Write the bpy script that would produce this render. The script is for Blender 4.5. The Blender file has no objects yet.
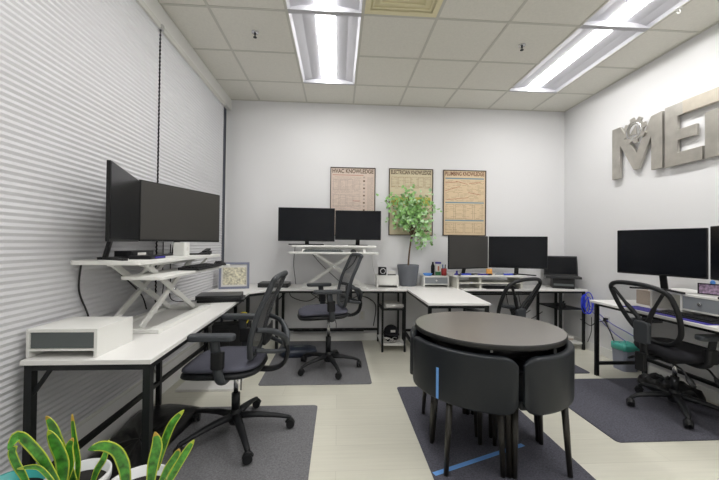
import bpy, math, random
from mathutils import Vector, Matrix
random.seed(7)
PI = math.pi
COL = bpy.context.scene.collection
SC = bpy.context.scene

# ------------------------------------------------------------------ camera
CAM = Vector((0, 0, 1.27)); F = 340.5
YAW, PIT, ROL = .0618, .0116, .0111
fw = Vector((math.sin(YAW)*math.cos(PIT), math.cos(YAW)*math.cos(PIT), math.sin(PIT)))
r0 = Vector((math.cos(YAW), -math.sin(YAW), 0)); u0 = r0.cross(fw)
rt = r0*math.cos(ROL)+u0*math.sin(ROL); up = u0*math.cos(ROL)-r0*math.sin(ROL)
cd = bpy.data.cameras.new('camera'); cam = bpy.data.objects.new('camera', cd); COL.objects.link(cam)
cd.sensor_width = 36; cd.lens = 36*F/719; cd.clip_start = .02
cam.matrix_world = Matrix(((rt.x, up.x, -fw.x, CAM.x), (rt.y, up.y, -fw.y, CAM.y), (rt.z, up.z, -fw.z, CAM.z), (0, 0, 0, 1)))
SC.camera = cam
# ------------------------------------------------------------------ world, exposure, lamp strength
w = bpy.data.worlds.new('world'); SC.world = w; w.use_nodes = True
w.node_tree.nodes['Background'].inputs[0].default_value = (.02, .03, .06, 1)
w.node_tree.nodes['Background'].inputs[1].default_value = .5
SC.view_settings.view_transform = 'Standard'; SC.view_settings.look = 'None'
SC.view_settings.exposure = 0.85; SC.view_settings.gamma = 1
LAMP = 15.5

def P(u, v, ax, val):
    """the point where the sight line of a measured photo point meets a plane of the room (ax = 0, 1 or 2)"""
    d = fw+rt*((u-359.5)/F)-up*((v-240)/F)
    return CAM+d*((val-CAM[ax])/d[ax])

# ------------------------------------------------------------------ materials
def mat(name, col, rough=.5, metal=0, spec=.5, bump=0, bscale=200, var=0, vscale=20, emit=0, alpha=1, coat=0):
    m = bpy.data.materials.new(name); m.use_nodes = True; nt = m.node_tree; n = nt.nodes; p = n['Principled BSDF']
    p.inputs['Base Color'].default_value = (*col, 1); p.inputs['Roughness'].default_value = rough
    p.inputs['Metallic'].default_value = metal; p.inputs['Specular IOR Level'].default_value = spec
    if coat: p.inputs['Coat Weight'].default_value = coat
    if alpha < 1: p.inputs['Alpha'].default_value = alpha
    tc = n.new('ShaderNodeTexCoord')
    if var:
        no = n.new('ShaderNodeTexNoise'); no.inputs['Scale'].default_value = vscale; no.inputs['Detail'].default_value = 4
        nt.links.new(tc.outputs['Object'], no.inputs['Vector'])
        mx = n.new('ShaderNodeMix'); mx.data_type = 'RGBA'
        mx.inputs[6].default_value = (*[max(0, c*(1-var)) for c in col], 1); mx.inputs[7].default_value = (*[min(1, c*(1+var)) for c in col], 1)
        mr = n.new('ShaderNodeMapRange'); mr.inputs[1].default_value = .3; mr.inputs[2].default_value = .7
        nt.links.new(no.outputs['Fac'], mr.inputs[0]); nt.links.new(mr.outputs[0], mx.inputs[0]); nt.links.new(mx.outputs[2], p.inputs['Base Color'])
    if bump:
        nb = n.new('ShaderNodeTexNoise'); nb.inputs['Scale'].default_value = bscale
        nt.links.new(tc.outputs['Object'], nb.inputs['Vector'])
        b = n.new('ShaderNodeBump'); b.inputs['Strength'].default_value = bump; b.inputs['Distance'].default_value = .002
        nt.links.new(nb.outputs['Fac'], b.inputs['Height']); nt.links.new(b.outputs[0], p.inputs['Normal'])
    if emit:
        p.inputs['Emission Color'].default_value = (1, .985, .96, 1); p.inputs['Emission Strength'].default_value = emit
    return m

M = {}
M['wall'] = mat('wall_paint', (.80, .80, .81), .85, bump=.05, bscale=300)
M['wall_white'] = mat('white_paint', (.82, .82, .80), .6)
M['tile'] = mat('ceiling_tile', (.76, .745, .68), .95, bump=.5, bscale=260, var=.03, vscale=60)
M['tbar'] = mat('ceiling_bar', (.58, .57, .51), .6)
M['lamp'] = mat('lamp_lens', (1, 1, 1), .5, emit=LAMP)
M['troffer'] = mat('troffer_white', (.50, .50, .535), .6)
M['vent'] = mat('vent_cream', (.80, .74, .50), .7)
M['blind'] = mat('blind_fabric', (.61, .61, .63), .9)
M['blind_rail'] = mat('blind_rail', (.68, .68, .64), .5)
M['navy'] = mat('dark_navy', (.02, .028, .05), .4)
M['glass'] = mat('night_glass', (.01, .012, .02), .05)
M['desk'] = mat('white_laminate', (.84, .83, .81), .35, spec=.4)
M['white'] = mat('white_plastic', (.78, .78, .75), .4)
M['cream'] = mat('cream_plastic', (.70, .69, .62), .45)
M['black'] = mat('black_metal', (.008, .009, .010), .45, spec=.35)
M['plastic'] = mat('black_plastic', (.010, .0105, .012), .42, spec=.35)
M['chair_frame'] = mat('charcoal_plastic', (.045, .05, .057), .45, spec=.4)
M['chair_black'] = mat('chair_black', (.010, .011, .013), .5, spec=.35)
M['seat_navy'] = mat('seat_fabric', (.085, .087, .115), .95, bump=.4, bscale=500, var=.15, vscale=200)
M['seat_black'] = mat('seat_black_fabric', (.008, .008, .012), .9, bump=.3, bscale=500)
M['mesh'] = mat('chair_mesh', (.04, .042, .046), .9, alpha=.66)
M['mesh_thin'] = mat('chair_mesh_thin', (.05, .05, .055), .9, alpha=.34)
M['screen'] = mat('screen', (.004, .005, .008), .22, spec=.30)
M['screen_matte'] = mat('screen_matte', (.045, .043, .040), .36, spec=.4)
M['bezel'] = mat('bezel', (.007, .007, .008), .35, spec=.35)
M['drawer'] = mat('drawer_grey', (.105, .12, .12), .7, bump=.3, bscale=400)
M['drawer_light'] = mat('drawer_light_grey', (.24, .26, .28), .7)
M['chrome'] = mat('chrome', (.7, .7, .72), .25, metal=1)
M['steel'] = mat('brushed_steel', (.50, .48, .44), .38, metal=.85, var=.12, vscale=9)
M['letter_beige'] = mat('letter_beige', (.58, .53, .45), .35, metal=.5, var=.05)
M['mat_grey'] = mat('carpet_grey', (.17, .17, .18), .97, bump=.6, bscale=350, var=.30, vscale=110)
M['mat_dark'] = mat('carpet_dark', (.085, .085, .108), .97, bump=.6, bscale=350, var=.35, vscale=110)
M['table'] = mat('table_top', (.17, .158, .145), .30, spec=.9)
M['table_edge'] = mat('table_edge', (.010, .010, .010), .4)
M['leather'] = mat('black_leatherette', (.014, .017, .021), .42, spec=.35, bump=.15, bscale=300)
M['leg_wood'] = mat('dark_leg', (.022, .020, .016), .35)
M['tape'] = mat('strip_blue', (.16, .38, .80), .6)
M['pot_grey'] = mat('pot_grey', (.13, .14, .16), .6)
M['pot_white'] = mat('pot_white', (.72, .73, .74), .4)
M['teal'] = mat('teal_glaze', (.03, .36, .34), .35)
M['soil'] = mat('soil', (.01, .009, .008), .95, bump=1, bscale=60)
M['bark'] = mat('bark', (.12, .075, .045), .9)
M['leaf'] = mat('tree_leaf', (.28, .52, .17), .5, var=.35, vscale=14)
M['leaf_pale'] = mat('tree_leaf_pale', (.50, .72, .42), .5, var=.2, vscale=14)
M['leaf_red'] = mat('tree_leaf_red', (.35, .14, .14), .6)
M['snake'] = mat('snake_leaf', (.075, .30, .035), .35, var=.6, vscale=45)
M['snake_edge'] = mat('snake_leaf_edge', (.52, .62, .06), .4)
M['snake_tip'] = mat('snake_leaf_tip', (.62, .40, .06), .5)
M['bag'] = mat('black_heap', (.008, .008, .009), .28, bump=.8, bscale=25)
M['purple'] = mat('purple', (.045, .035, .30), .7)
M['blue'] = mat('cobalt', (.03, .07, .65), .5)
M['blue_light'] = mat('sky_blue', (.08, .28, .75), .5)
M['cable'] = mat('cable_black', (.015, .015, .017), .5)
M['cable_blue'] = mat('cable_blue', (.02, .05, .75), .45)
M['cable_violet'] = mat('cable_violet', (.16, .16, .45), .5)
M['cable_white'] = mat('cable_white', (.6, .6, .58), .5)
M['yellow'] = mat('yellow', (.65, .55, .05), .5)
M['orange'] = mat('orange', (.75, .38, .10), .6)
M['red'] = mat('red', (.35, .03, .03), .5)
M['green'] = mat('green', (.03, .16, .06), .6)
M['paper'] = mat('paper', (.70, .69, .66), .8)
M['cardboard'] = mat('cardboard', (.42, .35, .29), .9)
M['frame_blue'] = mat('frame_slate', (.20, .22, .30), .4)
M['photo'] = mat('photo_print', (.58, .55, .42), .5, var=.5, vscale=45)
M['photo_multi'] = mat('photo_print_pink', (.36, .26, .38), .4, var=.8, vscale=55)
M['bin'] = mat('bin_grey', (.30, .32, .40), .5)
M['bin_bag'] = mat('bin_bag_teal', (.10, .55, .46), .35, bump=.8, bscale=40)
M['laptop'] = mat('laptop_black', (.025, .026, .028), .38)
M['pink_paper'] = mat('poster_pink', (.68, .56, .48), .55)
M['yellow_paper'] = mat('poster_yellow', (.68, .60, .42), .55)
M['tan_paper'] = mat('poster_tan', (.74, .58, .38), .55)
M['ink_dark'] = mat('ink_brown', (.16, .11, .07), .7)
M['ink_rust'] = mat('ink_rust', (.27, .13, .08), .7)
M['ink_red'] = mat('ink_red', (.48, .18, .12), .7)
M['ink_pink'] = mat('ink_pink', (.47, .38, .33), .7)
M['ink_tan'] = mat('ink_tan', (.45, .33, .20), .7)
M['ink_olive'] = mat('ink_olive', (.47, .45, .10), .7)
M['ink_blue'] = mat('ink_blue', (.17, .30, .38), .7)
M['poster_frame'] = mat('poster_frame', (.05, .03, .02), .5)
M['outlet'] = mat('outlet', (.72, .72, .70), .4)

def floor_mat():
    m = bpy.data.materials.new('plank_floor'); m.use_nodes = True; nt = m.node_tree; n = nt.nodes; p = n['Principled BSDF']
    p.inputs['Roughness'].default_value = .38
    tc = n.new('ShaderNodeTexCoord'); br = n.new('ShaderNodeTexBrick')
    br.inputs['Scale'].default_value = 1; br.inputs['Brick Width'].default_value = 1.22; br.inputs['Row Height'].default_value = .24
    br.inputs['Mortar Size'].default_value = .0018; br.inputs['Mortar Smooth'].default_value = .2; br.offset = .37
    br.inputs['Color1'].default_value = (.68, .665, .57, 1); br.inputs['Color2'].default_value = (.73, .715, .62, 1); br.inputs['Mortar'].default_value = (.60, .585, .50, 1)
    nt.links.new(tc.outputs['Object'], br.inputs['Vector'])
    mp = n.new('ShaderNodeMapping'); mp.inputs['Scale'].default_value = (1.2, 22, 1); nt.links.new(tc.outputs['Object'], mp.inputs['Vector'])
    no = n.new('ShaderNodeTexNoise'); no.inputs['Scale'].default_value = 2.2; no.inputs['Detail'].default_value = 6; nt.links.new(mp.outputs[0], no.inputs['Vector'])
    mr = n.new('ShaderNodeMapRange'); mr.inputs[3].default_value = .90; mr.inputs[4].default_value = 1.08; nt.links.new(no.outputs['Fac'], mr.inputs[0])
    mx = n.new('ShaderNodeMix'); mx.data_type = 'RGBA'; mx.blend_type = 'MULTIPLY'; mx.inputs[0].default_value = 1
    nt.links.new(br.outputs['Color'], mx.inputs[6]); nt.links.new(mr.outputs[0], mx.inputs[7]); nt.links.new(mx.outputs[2], p.inputs['Base Color'])
    return m
M['floor'] = floor_mat()

# ------------------------------------------------------------------ mesh builder
class B:
    def __init__(s): s.v = []; s.f = []; s.m = []; s.s = []
    def add(s, vs, fs, m=0, sm=False):
        k = len(s.v); s.v += [tuple(x) for x in vs]
        for f in fs: s.f.append([k+i for i in f]); s.m.append(m); s.s.append(sm)
        return s
    def box(s, a, b, m=0):
        x0, y0, z0 = a; x1, y1, z1 = b
        x0, x1 = min(x0, x1), max(x0, x1); y0, y1 = min(y0, y1), max(y0, y1); z0, z1 = min(z0, z1), max(z0, z1)
        return s.add([(x0, y0, z0), (x1, y0, z0), (x1, y1, z0), (x0, y1, z0), (x0, y0, z1), (x1, y0, z1), (x1, y1, z1), (x0, y1, z1)],
                     [(3, 2, 1, 0), (4, 5, 6, 7), (0, 1, 5, 4), (1, 2, 6, 5), (2, 3, 7, 6), (3, 0, 4, 7)], m)
    def cbox(s, c, d, m=0): return s.box([c[i]-d[i]/2 for i in range(3)], [c[i]+d[i]/2 for i in range(3)], m)
    def beam(s, p, q, w, h, m=0, upv=(0, 0, 1)):
        p = Vector(p); q = Vector(q); d = (q-p).normalized(); u = Vector(upv)
        if abs(d.dot(u)) > .98: u = Vector((0, 1, 0))
        a = d.cross(u).normalized(); b = a.cross(d)
        vs = []
        for c in (p, q):
            for sa, sb in ((-1, -1), (1, -1), (1, 1), (-1, 1)): vs.append(c+a*w/2*sa+b*h/2*sb)
        return s.add(vs, [(0, 1, 2, 3), (7, 6, 5, 4), (0, 4, 5, 1), (1, 5, 6, 2), (2, 6, 7, 3), (3, 7, 4, 0)], m)
    def tube(s, pts, r, n=10, closed=False, m=0, ell=None, upv=None):
        """ell = (a,b): elliptical section, a along the side axis, b along the 'up' axis"""
        pts = [Vector(p) for p in pts]; N = len(pts)
        rs = r if isinstance(r, (list, tuple)) else [r]*N
        T = []
        for i in range(N):
            a = pts[(i-1) % N] if (closed or i > 0) else pts[i]; b = pts[(i+1) % N] if (closed or i < N-1) else pts[i]
            T.append((b-a).normalized())
        u = Vector(upv) if upv else (Vector((0, 0, 1)) if abs(T[0].z) < .9 else Vector((1, 0, 0)))
        vs = []
        for i in range(N):
            if upv: uu = Vector(upv)
            else: uu = u
            uu = (uu-T[i]*uu.dot(T[i]))
            uu = uu.normalized() if uu.length > 1e-5 else T[i].orthogonal().normalized()
            u = uu; a = T[i].cross(uu)
            ea, eb = ell if ell else (1, 1)
            for k in range(n):
                t = 2*PI*k/n; vs.append(pts[i]+(a*math.cos(t)*ea+uu*math.sin(t)*eb)*rs[i])
        fs = []
        for i in range(N if closed else N-1):
            j = (i+1) % N
            for k in range(n): l = (k+1) % n; fs.append((i*n+k, i*n+l, j*n+l, j*n+k))
        s.add(vs, fs, m, True)
        if not closed:
            k0 = len(s.v)-len(vs)
            s.f.append([k0+k for k in range(n)][::-1]); s.m.append(m); s.s.append(False)
            s.f.append([k0+(N-1)*n+k for k in range(n)]); s.m.append(m); s.s.append(False)
        return s
    def cyl(s, p, q, r, r2=None, n=20, m=0): return s.tube([p, q], [r, r if r2 is None else r2], n, m=m)
    def prism(s, poly, z0, z1, m=0, T=None):
        n = len(poly); T = T or (lambda x, y, z: (x, y, z))
        vs = [T(x, y, z0) for x, y in poly]+[T(x, y, z1) for x, y in poly]
        fs = [list(range(n))[::-1], [n+i for i in range(n)]]+[(i, (i+1) % n, n+(i+1) % n, n+i) for i in range(n)]
        return s.add(vs, fs, m)
    def lathe(s, prof, c=(0, 0), n=32, m=0, sm=True):
        vs = []; fs = []
        for r, z in prof:
            for k in range(n): t = 2*PI*k/n; vs.append((c[0]+r*math.cos(t), c[1]+r*math.sin(t), z))
        for i in range(len(prof)-1):
            for k in range(n): l = (k+1) % n; fs.append((i*n+k, i*n+l, (i+1)*n+l, (i+1)*n+k))
        return s.add(vs, fs, m, sm)
    def sheet(s, g, m=0, sm=True, thick=0):
        R = len(g); C_ = len(g[0]); vs = [p for row in g for p in row]
        fs = [(i*C_+j, i*C_+j+1, (i+1)*C_+j+1, (i+1)*C_+j) for i in range(R-1) for j in range(C_-1)]
        return s.add(vs, fs, m, sm)
    def build(s, name, mats, parent=None, bevel=0, label=None, seg=2, sub=0, solid=0):
        me = bpy.data.meshes.new(name); me.from_pydata(s.v, [], s.f); me.update()
        for x in (mats if isinstance(mats, (list, tuple)) else [mats]): me.materials.append(M[x])
        for p, mi, sm in zip(me.polygons, s.m, s.s): p.material_index = mi; p.use_smooth = sm
        o = bpy.data.objects.new(name, me); COL.objects.link(o)
        if parent: o.parent = parent
        if label: o['label'] = label
        if solid: q = o.modifiers.new('solid', 'SOLIDIFY'); q.thickness = solid; q.offset = 0
        if bevel:
            q = o.modifiers.new('bevel', 'BEVEL'); q.width = bevel; q.segments = seg; q.limit_method = 'ANGLE'; q.angle_limit = .7
        if sub: q = o.modifiers.new('sub', 'SUBSURF'); q.levels = sub; q.render_levels = sub
        return o

def thing(name, label, cat, loc=(0, 0, 0), rz=0, group=None):
    o = bpy.data.objects.new(name, None); COL.objects.link(o); o.location = loc; o.rotation_euler = (0, 0, rz)
    o.empty_display_size = .1; o['label'] = label; o['category'] = cat
    if group: o['group'] = group
    return o
def tag(o, label, cat, group=None):
    o['label'] = label; o['category'] = cat
    if group: o['group'] = group
    return o
def struct(name, b, m, parent=None, **k):
    o = b.build(name, m, parent, **k)
    if not parent: o['kind'] = 'structure'
    return o
def copy_tree(o, loc=None, rz=None, label=None, parent=None):
    c = o.copy(); COL.objects.link(c); c.parent = parent
    for ch in list(o.children): copy_tree(ch, parent=c)
    if loc is not None: c.location = loc
    if rz is not None: c.rotation_euler = (0, 0, rz)
    if label: c['label'] = label
    return c
def smooth(pts, k=6, closed=False):
    pts = [Vector(p) for p in pts]; n = len(pts); out = []
    for i in range(n if closed else n-1):
        if closed: a, b, c, d = pts[(i-1) % n], pts[i], pts[(i+1) % n], pts[(i+2) % n]
        else: a, b, c, d = pts[max(i-1, 0)], pts[i], pts[i+1], pts[min(i+2, n-1)]
        for j in range(k):
            t = j/k; out.append(.5*((2*b)+(c-a)*t+(2*a-5*b+4*c-d)*t*t+(3*b-a-3*c+d)*t**3))
    if not closed: out.append(pts[-1])
    return out
def rpoly(w, d, r, n=5, cx=0, cy=0):
    o = []
    for sx, sy, a0 in ((1, 1, 0), (-1, 1, PI/2), (-1, -1, PI), (1, -1, 1.5*PI)):
        for k in range(n+1):
            a = a0+PI/2*k/n; o.append((cx+sx*(w/2-r)+r*math.cos(a), cy+sy*(d/2-r)+r*math.sin(a)))
    return o
def text(name, s, size, m, parent, mw, extrude=.0005, width=None, label=None):
    cu = bpy.data.curves.new(name, 'FONT'); cu.body = s; cu.size = size; cu.extrude = extrude; cu.align_x = 'CENTER'; cu.align_y = 'CENTER'; cu.offset = size*.03
    t = bpy.data.objects.new(name, cu); COL.objects.link(t); bpy.context.view_layer.update()
    dg = bpy.context.evaluated_depsgraph_get(); me = bpy.data.meshes.new_from_object(t.evaluated_get(dg))
    COL.objects.unlink(t); bpy.data.objects.remove(t)
    xs = [v.co.x for v in me.vertices]; W = max(xs)-min(xs); k = width/W if width else 1; c = (max(xs)+min(xs))/2
    for v in me.vertices: v.co.x = (v.co.x-c)*k; v.co = mw @ v.co
    me.materials.clear(); me.materials.append(M[m]); o = bpy.data.objects.new(name, me); COL.objects.link(o); o.parent = parent
    if label: o['label'] = label
    return o

# ------------------------------------------------------------------ the room
XL, XR, YF, YB, H = -1.461, 3.097, -2.1, 4.497, 3.125
struct('floor', B().box((XL-.15, YF-.1, -.1), (XR+.1, YB+.1, 0)), 'floor')
struct('wall_back', B().box((XL-.15, YB, 0), (XR+.1, YB+.1, H+.2)), 'wall')
struct('wall_front', B().box((XL-.15, YF-.1, 0), (XR+.1, YF, H+.2)), 'wall')
struct('wall_right', B().box((XR, YF, 0), (XR+.1, YB, H+.2)), 'wall')
WZ0, WZ1, WY0, WY1 = .26, 2.99, -1.2, YB-.012
b = B().box((XL-.12, YF, 0), (XL, YB, WZ0)).box((XL-.12, YF, WZ1), (XL, YB, H+.2)).box((XL-.12, YF, WZ0), (XL, WY0, WZ1)).box((XL-.12, WY1, WZ0), (XL, YB, WZ1))
struct('wall_left', b, 'wall_white')
b = B().box((XL-.075, WY0, WZ0), (XL-.065, WY1, WZ1))
win = struct('window_1', b, 'glass')
b = B()
for y in (WY0+.03, .6, 2.5): b.box((XL-.10, y-.03, WZ0), (XL-.005, y+.03, WZ1))
b.box((XL-.10, 4.20, WZ0), (XL-.004, WY1, WZ1))
b.box((XL-.10, WY0, WZ0), (XL-.01, WY1, WZ0+.05)); b.box((XL-.10, WY0, WZ1-.05), (XL-.01, WY1, WZ1))
b.build('window_frame', 'navy', win)
struct('baseboard_back', B().box((XL, YB-.012, 0), (XR, YB, .10)), 'wall_white', bevel=.003)
struct('baseboard_right', B().box((XR-.012, YF, 0), (XR, YB-.012, .10)), 'wall_white', bevel=.003)
struct('baseboard_left', B().box((XL, YF, 0), (XL+.012, YB-.012, .10)), 'wall_white', bevel=.003)

# ceiling: lay-in tiles, leaving the light and vent bays open
GX = [XL]+[-1.045+.61*i for i in range(7)]+[XR]
GY = [YB]+[3.945-.61*j for j in range(10)]+[YF]
LIGHTS = []
def bay(i, j): # i: column between GX[i],GX[i+1]; j: row between GY[j+1],GY[j]
    if i in (2, 6) and 1 <= j <= 8: return True
    return i == 3 and j == 3
b = B()
for i in range(len(GX)-1):
    for j in range(len(GY)-1):
        if not bay(i, j): b.box((GX[i], GY[j+1], H), (GX[i+1], GY[j], H+.015))
struct('ceiling', b, 'tile')
b = B()
for x in GX[1:-1]: b.box((x-.011, YF, H-.004), (x+.011, YB, H+.03))
for y in GY[1:-1]:
    segs = [(XL, XR)]
    if y in (GY[2], GY[4], GY[6], GY[8]): segs = [(XL, GX[2]), (GX[3], GX[6]), (GX[7], XR)]
    for a, c in segs: b.box((a, y-.011, H-.0035), (c, y+.011, H+.03))
b.box((XL, YF, H-.005), (XL+.02, YB, H)); b.box((XR-.02, YF, H-.005), (XR, YB, H)); b.box((XL, YB-.02, H-.005), (XR, YB, H))
struct('trim_1', b, 'tbar')
struct('trim_2', B().box((XL-.15, YF-.1, H+.19), (XR+.1, YB+.1, H+.22)), 'wall')   # the slab above the hung ceiling

def troffer(x0, x1, y0, y1, label):
    cx = (x0+x1)/2; t = thing('ceiling_light', label, 'ceiling light', (cx, (y0+y1)/2, H), 0, 'recessed ceiling lights')
    L = (y1-y0)/2-.013; Wd = (x1-x0)/2-.012
    b = B(); rows = []
    prof = [(-Wd, .0), (-Wd*.93, .022), (-Wd*.66, .042), (-.085, .050), (-.078, .054), (.078, .054), (.085, .050), (Wd*.66, .042), (Wd*.93, .022), (Wd, .0)]
    b.sheet([[(x, -L, z) for x, z in prof], [(x, L, z) for x, z in prof]], sm=False)
    b.build('reflector', 'troffer', t, solid=.002)
    for s in (-1, 1):
        pl = [(x, z) for x, z in prof]
        e = B().prism(pl, s*L-.002, s*L+.002, T=lambda x, y, z: (x, z, y)); e.build('end_plate', 'troffer', t)
        B().box((-Wd, s*L-.012, -.006), (Wd, s*L+.012, .001)).build('rim', 'troffer', t)
    b = B(); n = 12; R = .074; LL = L-.035; g = []
    for a in range(n+1):
        th = PI*a/n; g.append((-R*math.cos(th), .052-.026*math.sin(th)))
    rows = [[(x, yy, z) for x, z in g] for yy in (-LL, LL)]
    b.sheet(rows); 
    for yy in (-LL, LL): b.prism(g, yy-.001, yy+.001, T=lambda x, y, z: (x, z, y))
    b.build('lens', 'lamp', t, label='glowing white half-round lens')
    return t
troffer(GX[2], GX[3], GY[3], GY[1], 'recessed white ceiling light nearest the back wall on the left, left of the cream vent')
troffer(GX[2], GX[3], GY[5], GY[3], 'recessed white ceiling light cut by the top of the picture, beside the cream vent')
troffer(GX[6], GX[7], GY[3], GY[1], 'recessed white ceiling light nearest the back wall on the right, above the metal letters')
troffer(GX[6], GX[7], GY[5], GY[3], 'recessed white ceiling light in the top right corner of the picture')
for i in (2, 6):  # unseen fixtures continuing both rows, added to brighten the room
    troffer(GX[i], GX[i+1], GY[7], GY[5], 'unseen ceiling light straight above the viewer, added to brighten the room, '+('left row' if i == 2 else 'right row'))
    troffer(GX[i], GX[i+1], GY[9], GY[7], 'unseen ceiling light behind the viewer, added to brighten the room, '+('left row' if i == 2 else 'right row'))

# air vent
t = thing('ceiling_vent', 'cream square air vent in the ceiling between the two rows of lights', 'vent', ((GX[3]+GX[4])/2, (GY[3]+GY[4])/2, H))
b = B()
def ring(b, r, w_, z0, z1):
    b.box((-r, -r, z0), (r, -r+w_, z1)).box((-r, r-w_, z0), (r, r, z1)).box((-r, -r+w_, z0), (-r+w_, r-w_, z1)).box((r-w_, -r+w_, z0), (r, r-w_, z1))
ring(b, .293, .045, -.004, .012); b.build('vent_frame', 'vent', t, bevel=.003)
for k, r in enumerate((.235, .185, .135)):
    b = B(); ring(b, r, .018, .002+.002*k, .0155); b.build('louver', 'vent', t, bevel=.003)
B().box((-.29, -.29, .016), (.29, .29, .022)).build('back_plate', 'vent', t)
B().box((-.09, -.09, .008), (.09, .09, .0155)).build('center_plate', 'vent', t)
# sprinklers
def sprinkler(x, y, label):
    t = thing('sprinkler_head', label, 'sprinkler', (x, y, H), 0, 'ceiling sprinklers')
    B().lathe([(0, 0), (.032, 0), (.030, -.006), (.012, -.010), (0, -.010)]).build('escutcheon', 'chrome', t)
    b = B().cyl((0, 0, -.008), (0, 0, -.022), .009).cyl((0, 0, -.045), (0, 0, -.048), .016)
    b.tube([(0, .008, -.02), (0, .014, -.033), (0, .002, -.045)], .003, 6).tube([(0, -.008, -.02), (0, -.014, -.033), (0, -.002, -.045)], .003, 6)
    b.build('nozzle', 'black', t)
sprinkler(-.754, 3.03, 'small dark sprinkler head in the ceiling tile left of the left lights')
sprinkler(1.672, 3.03, 'small dark sprinkler head in the ceiling tile beside the right lights')
t = thing('ceiling_hook', 'small white hook hanging from the ceiling grid beside the right lights', 'hook', (2.61, 2.46, H-.004))
B().box((-.02, -.02, -.004), (.02, .02, 0)).build('clip', 'white', t)
B().tube(smooth([(0, 0, -.003), (.015, 0, -.02), (0, 0, -.04), (-.014, 0, -.028)]), .004, 8).build('hook', 'white', t)

# pleated blinds
def blind(y0, y1, label, cord):
    t = thing('window_blind', label, 'window blind', (XL+.026, (y0+y1)/2, .235))
    L = (y1-y0)/2; Hh = 2.955-.235-.03; n = 90; g = []
    for k in range(2*n+1):
        z = .02+Hh*k/(2*n); x = .0025 if k % 2 else .0075
        g.append([(x, -L, z), (x, L, z)])
    B().sheet(g, sm=False).build('pleated_fabric', 'blind', t)
    B().box((-.014, -L, 0), (.014, L, .024)).build('bottom_rail', 'blind_rail', t, bevel=.004)
    B().box((-.02, -L, Hh+.02), (.026, L, Hh+.075)).build('head_rail', 'blind_rail', t, bevel=.006)
    if cord:
        b = B()
        for k in range(48): z = .80+k*.04; b.tube([(.016, L-.005, z), (.016, L-.005, z+.026)], .0017, 6)
        b.build('pull_cord', 'black', t)
        B().cbox((.024, L-.01, Hh+.03), (.03, .03, .04)).build('bracket', 'chrome', t)
    return t
blind(-1.2, 2.765, 'large pleated blind nearest the viewer on the left wall, dark beaded cord at its edge', True)
blind(2.79, 4.275, 'pale grey pleated blind on the left wall next to the back corner', False)
struct('trim_3', B().box((XL, YF, 2.985), (XL+.055, YB, 3.12)), 'wall_white', bevel=.004)

# ------------------------------------------------------------------ floor mats
def floor_mat_obj(x0, y0, x1, y1, m, label):
    o = B().prism(rpoly(x1-x0, y1-y0, .03), 0.0005, .007).build('floor_mat', m, bevel=.002)
    o.location = ((x0+x1)/2, (y0+y1)/2, 0); tag(o, label, 'floor mat', 'rectangular chair mats'); return o
floor_mat_obj(-1.16, 1.15, -.147, 2.695, 'mat_grey', 'grey carpet mat under the nearest desk chair on the left')
floor_mat_obj(-.70, 3.085, .32, 4.45, 'mat_grey', 'blue-grey carpet mat under the chair at the back desk')
floor_mat_obj(.53, 1.05, 1.41, 3.01, 'mat_dark', 'dark grey carpet mat under the round table')
floor_mat_obj(1.82, 2.11, 2.99, 3.13, 'mat_dark', 'dark grey carpet mat under the desk chair on the right')
floor_mat_obj(1.5, 3.27, 2.54, 4.3, 'mat_dark', 'dark carpet mat behind the round table under the far right chair')

# ------------------------------------------------------------------ desks
ZT = .74; TH = .022
def legs(t, pts, w_=.03, lab=None):
    for x, y in pts: B().box((x-w_/2, y-w_/2, 0), (x+w_/2, y+w_/2, ZT-TH)).build('leg', 'black', t)
def rail(t, p, q, w_=.028, h=.028): B().beam(p, q, w_, h).build('rail', 'black', t)
ZR = ZT-TH-.014
t = thing('corner_desk', 'white topped L-shaped desk with black metal frame along the blinds and back wall', 'desk', (0, 0, 0))
b = B().prism([(-1.392, 1.592), (-.836, 1.592), (-.880, 2.70), (-1.40, 2.70)], ZT-TH, ZT); b.build('desktop', 'desk', t, bevel=.002)
b = B().prism([(-1.40, 2.702), (-.880, 2.702), (-.945, 3.72), (-1.405, 3.72)], ZT-TH, ZT); b.build('desktop', 'desk', t, bevel=.002)
b = B().prism([(-1.405, 3.722), (-.945, 3.722), (-.715, 3.975), (-.715, 4.475), (-1.405, 4.475)], ZT-TH, ZT); b.build('desktop', 'desk', t, bevel=.002)
b = B().box((-.713, 3.975, ZT-TH), (.815, 4.475, ZT)); b.build('desktop', 'desk', t, bevel=.002)
legs(t, [(-1.368, 1.62), (-.860, 1.62), (-1.385, 2.76), (-1.39, 3.72), (-1.30, 4.44), (-.965, 3.74), (-.70, 4.0), (-.70, 4.44)], .032)
legs(t, [(.53, 4.0), (.795, 4.0), (.53, 4.45), (.795, 4.45)], .022)
rail(t, (-1.368, 1.62, ZR), (-.860, 1.62, ZR)); rail(t, (-.860, 1.62, ZR), (-.965, 3.74, ZR)); rail(t, (-1.368, 1.62, ZR), (-1.39, 3.72, ZR))
rail(t, (-.965, 3.74, ZR), (-.70, 4.0, ZR)); rail(t, (-.70, 4.0, ZR), (.80, 4.0, ZR), h=.02); rail(t, (-.7, 4.44, ZR), (.80, 4.44, ZR))
rail(t, (-1.368, 1.62, .175), (-1.385, 2.76, .175)); rail(t, (-1.385, 2.76, .175), (-1.39, 3.72, .175)); rail(t, (-.70, 4.44, .16), (.53, 4.44, .16))
B().beam((-1.368, 1.62, .565), (-1.275, 1.62, .705), .012, .016).build('brace', 'black', t)
B().beam((-.70, 4.01, .60), (-.60, 4.01, .705), .010, .014).build('brace', 'black', t)
for z in (.50, .085):
    B().box((.52, 4.0, z-.012), (.805, 4.45, z+.004)).build('shelf', 'white' if z < .2 else 'black', t)
t = thing('corner_desk', 'white topped L-shaped desk with black frame behind the round table', 'desk', (0, 0, 0))
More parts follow.
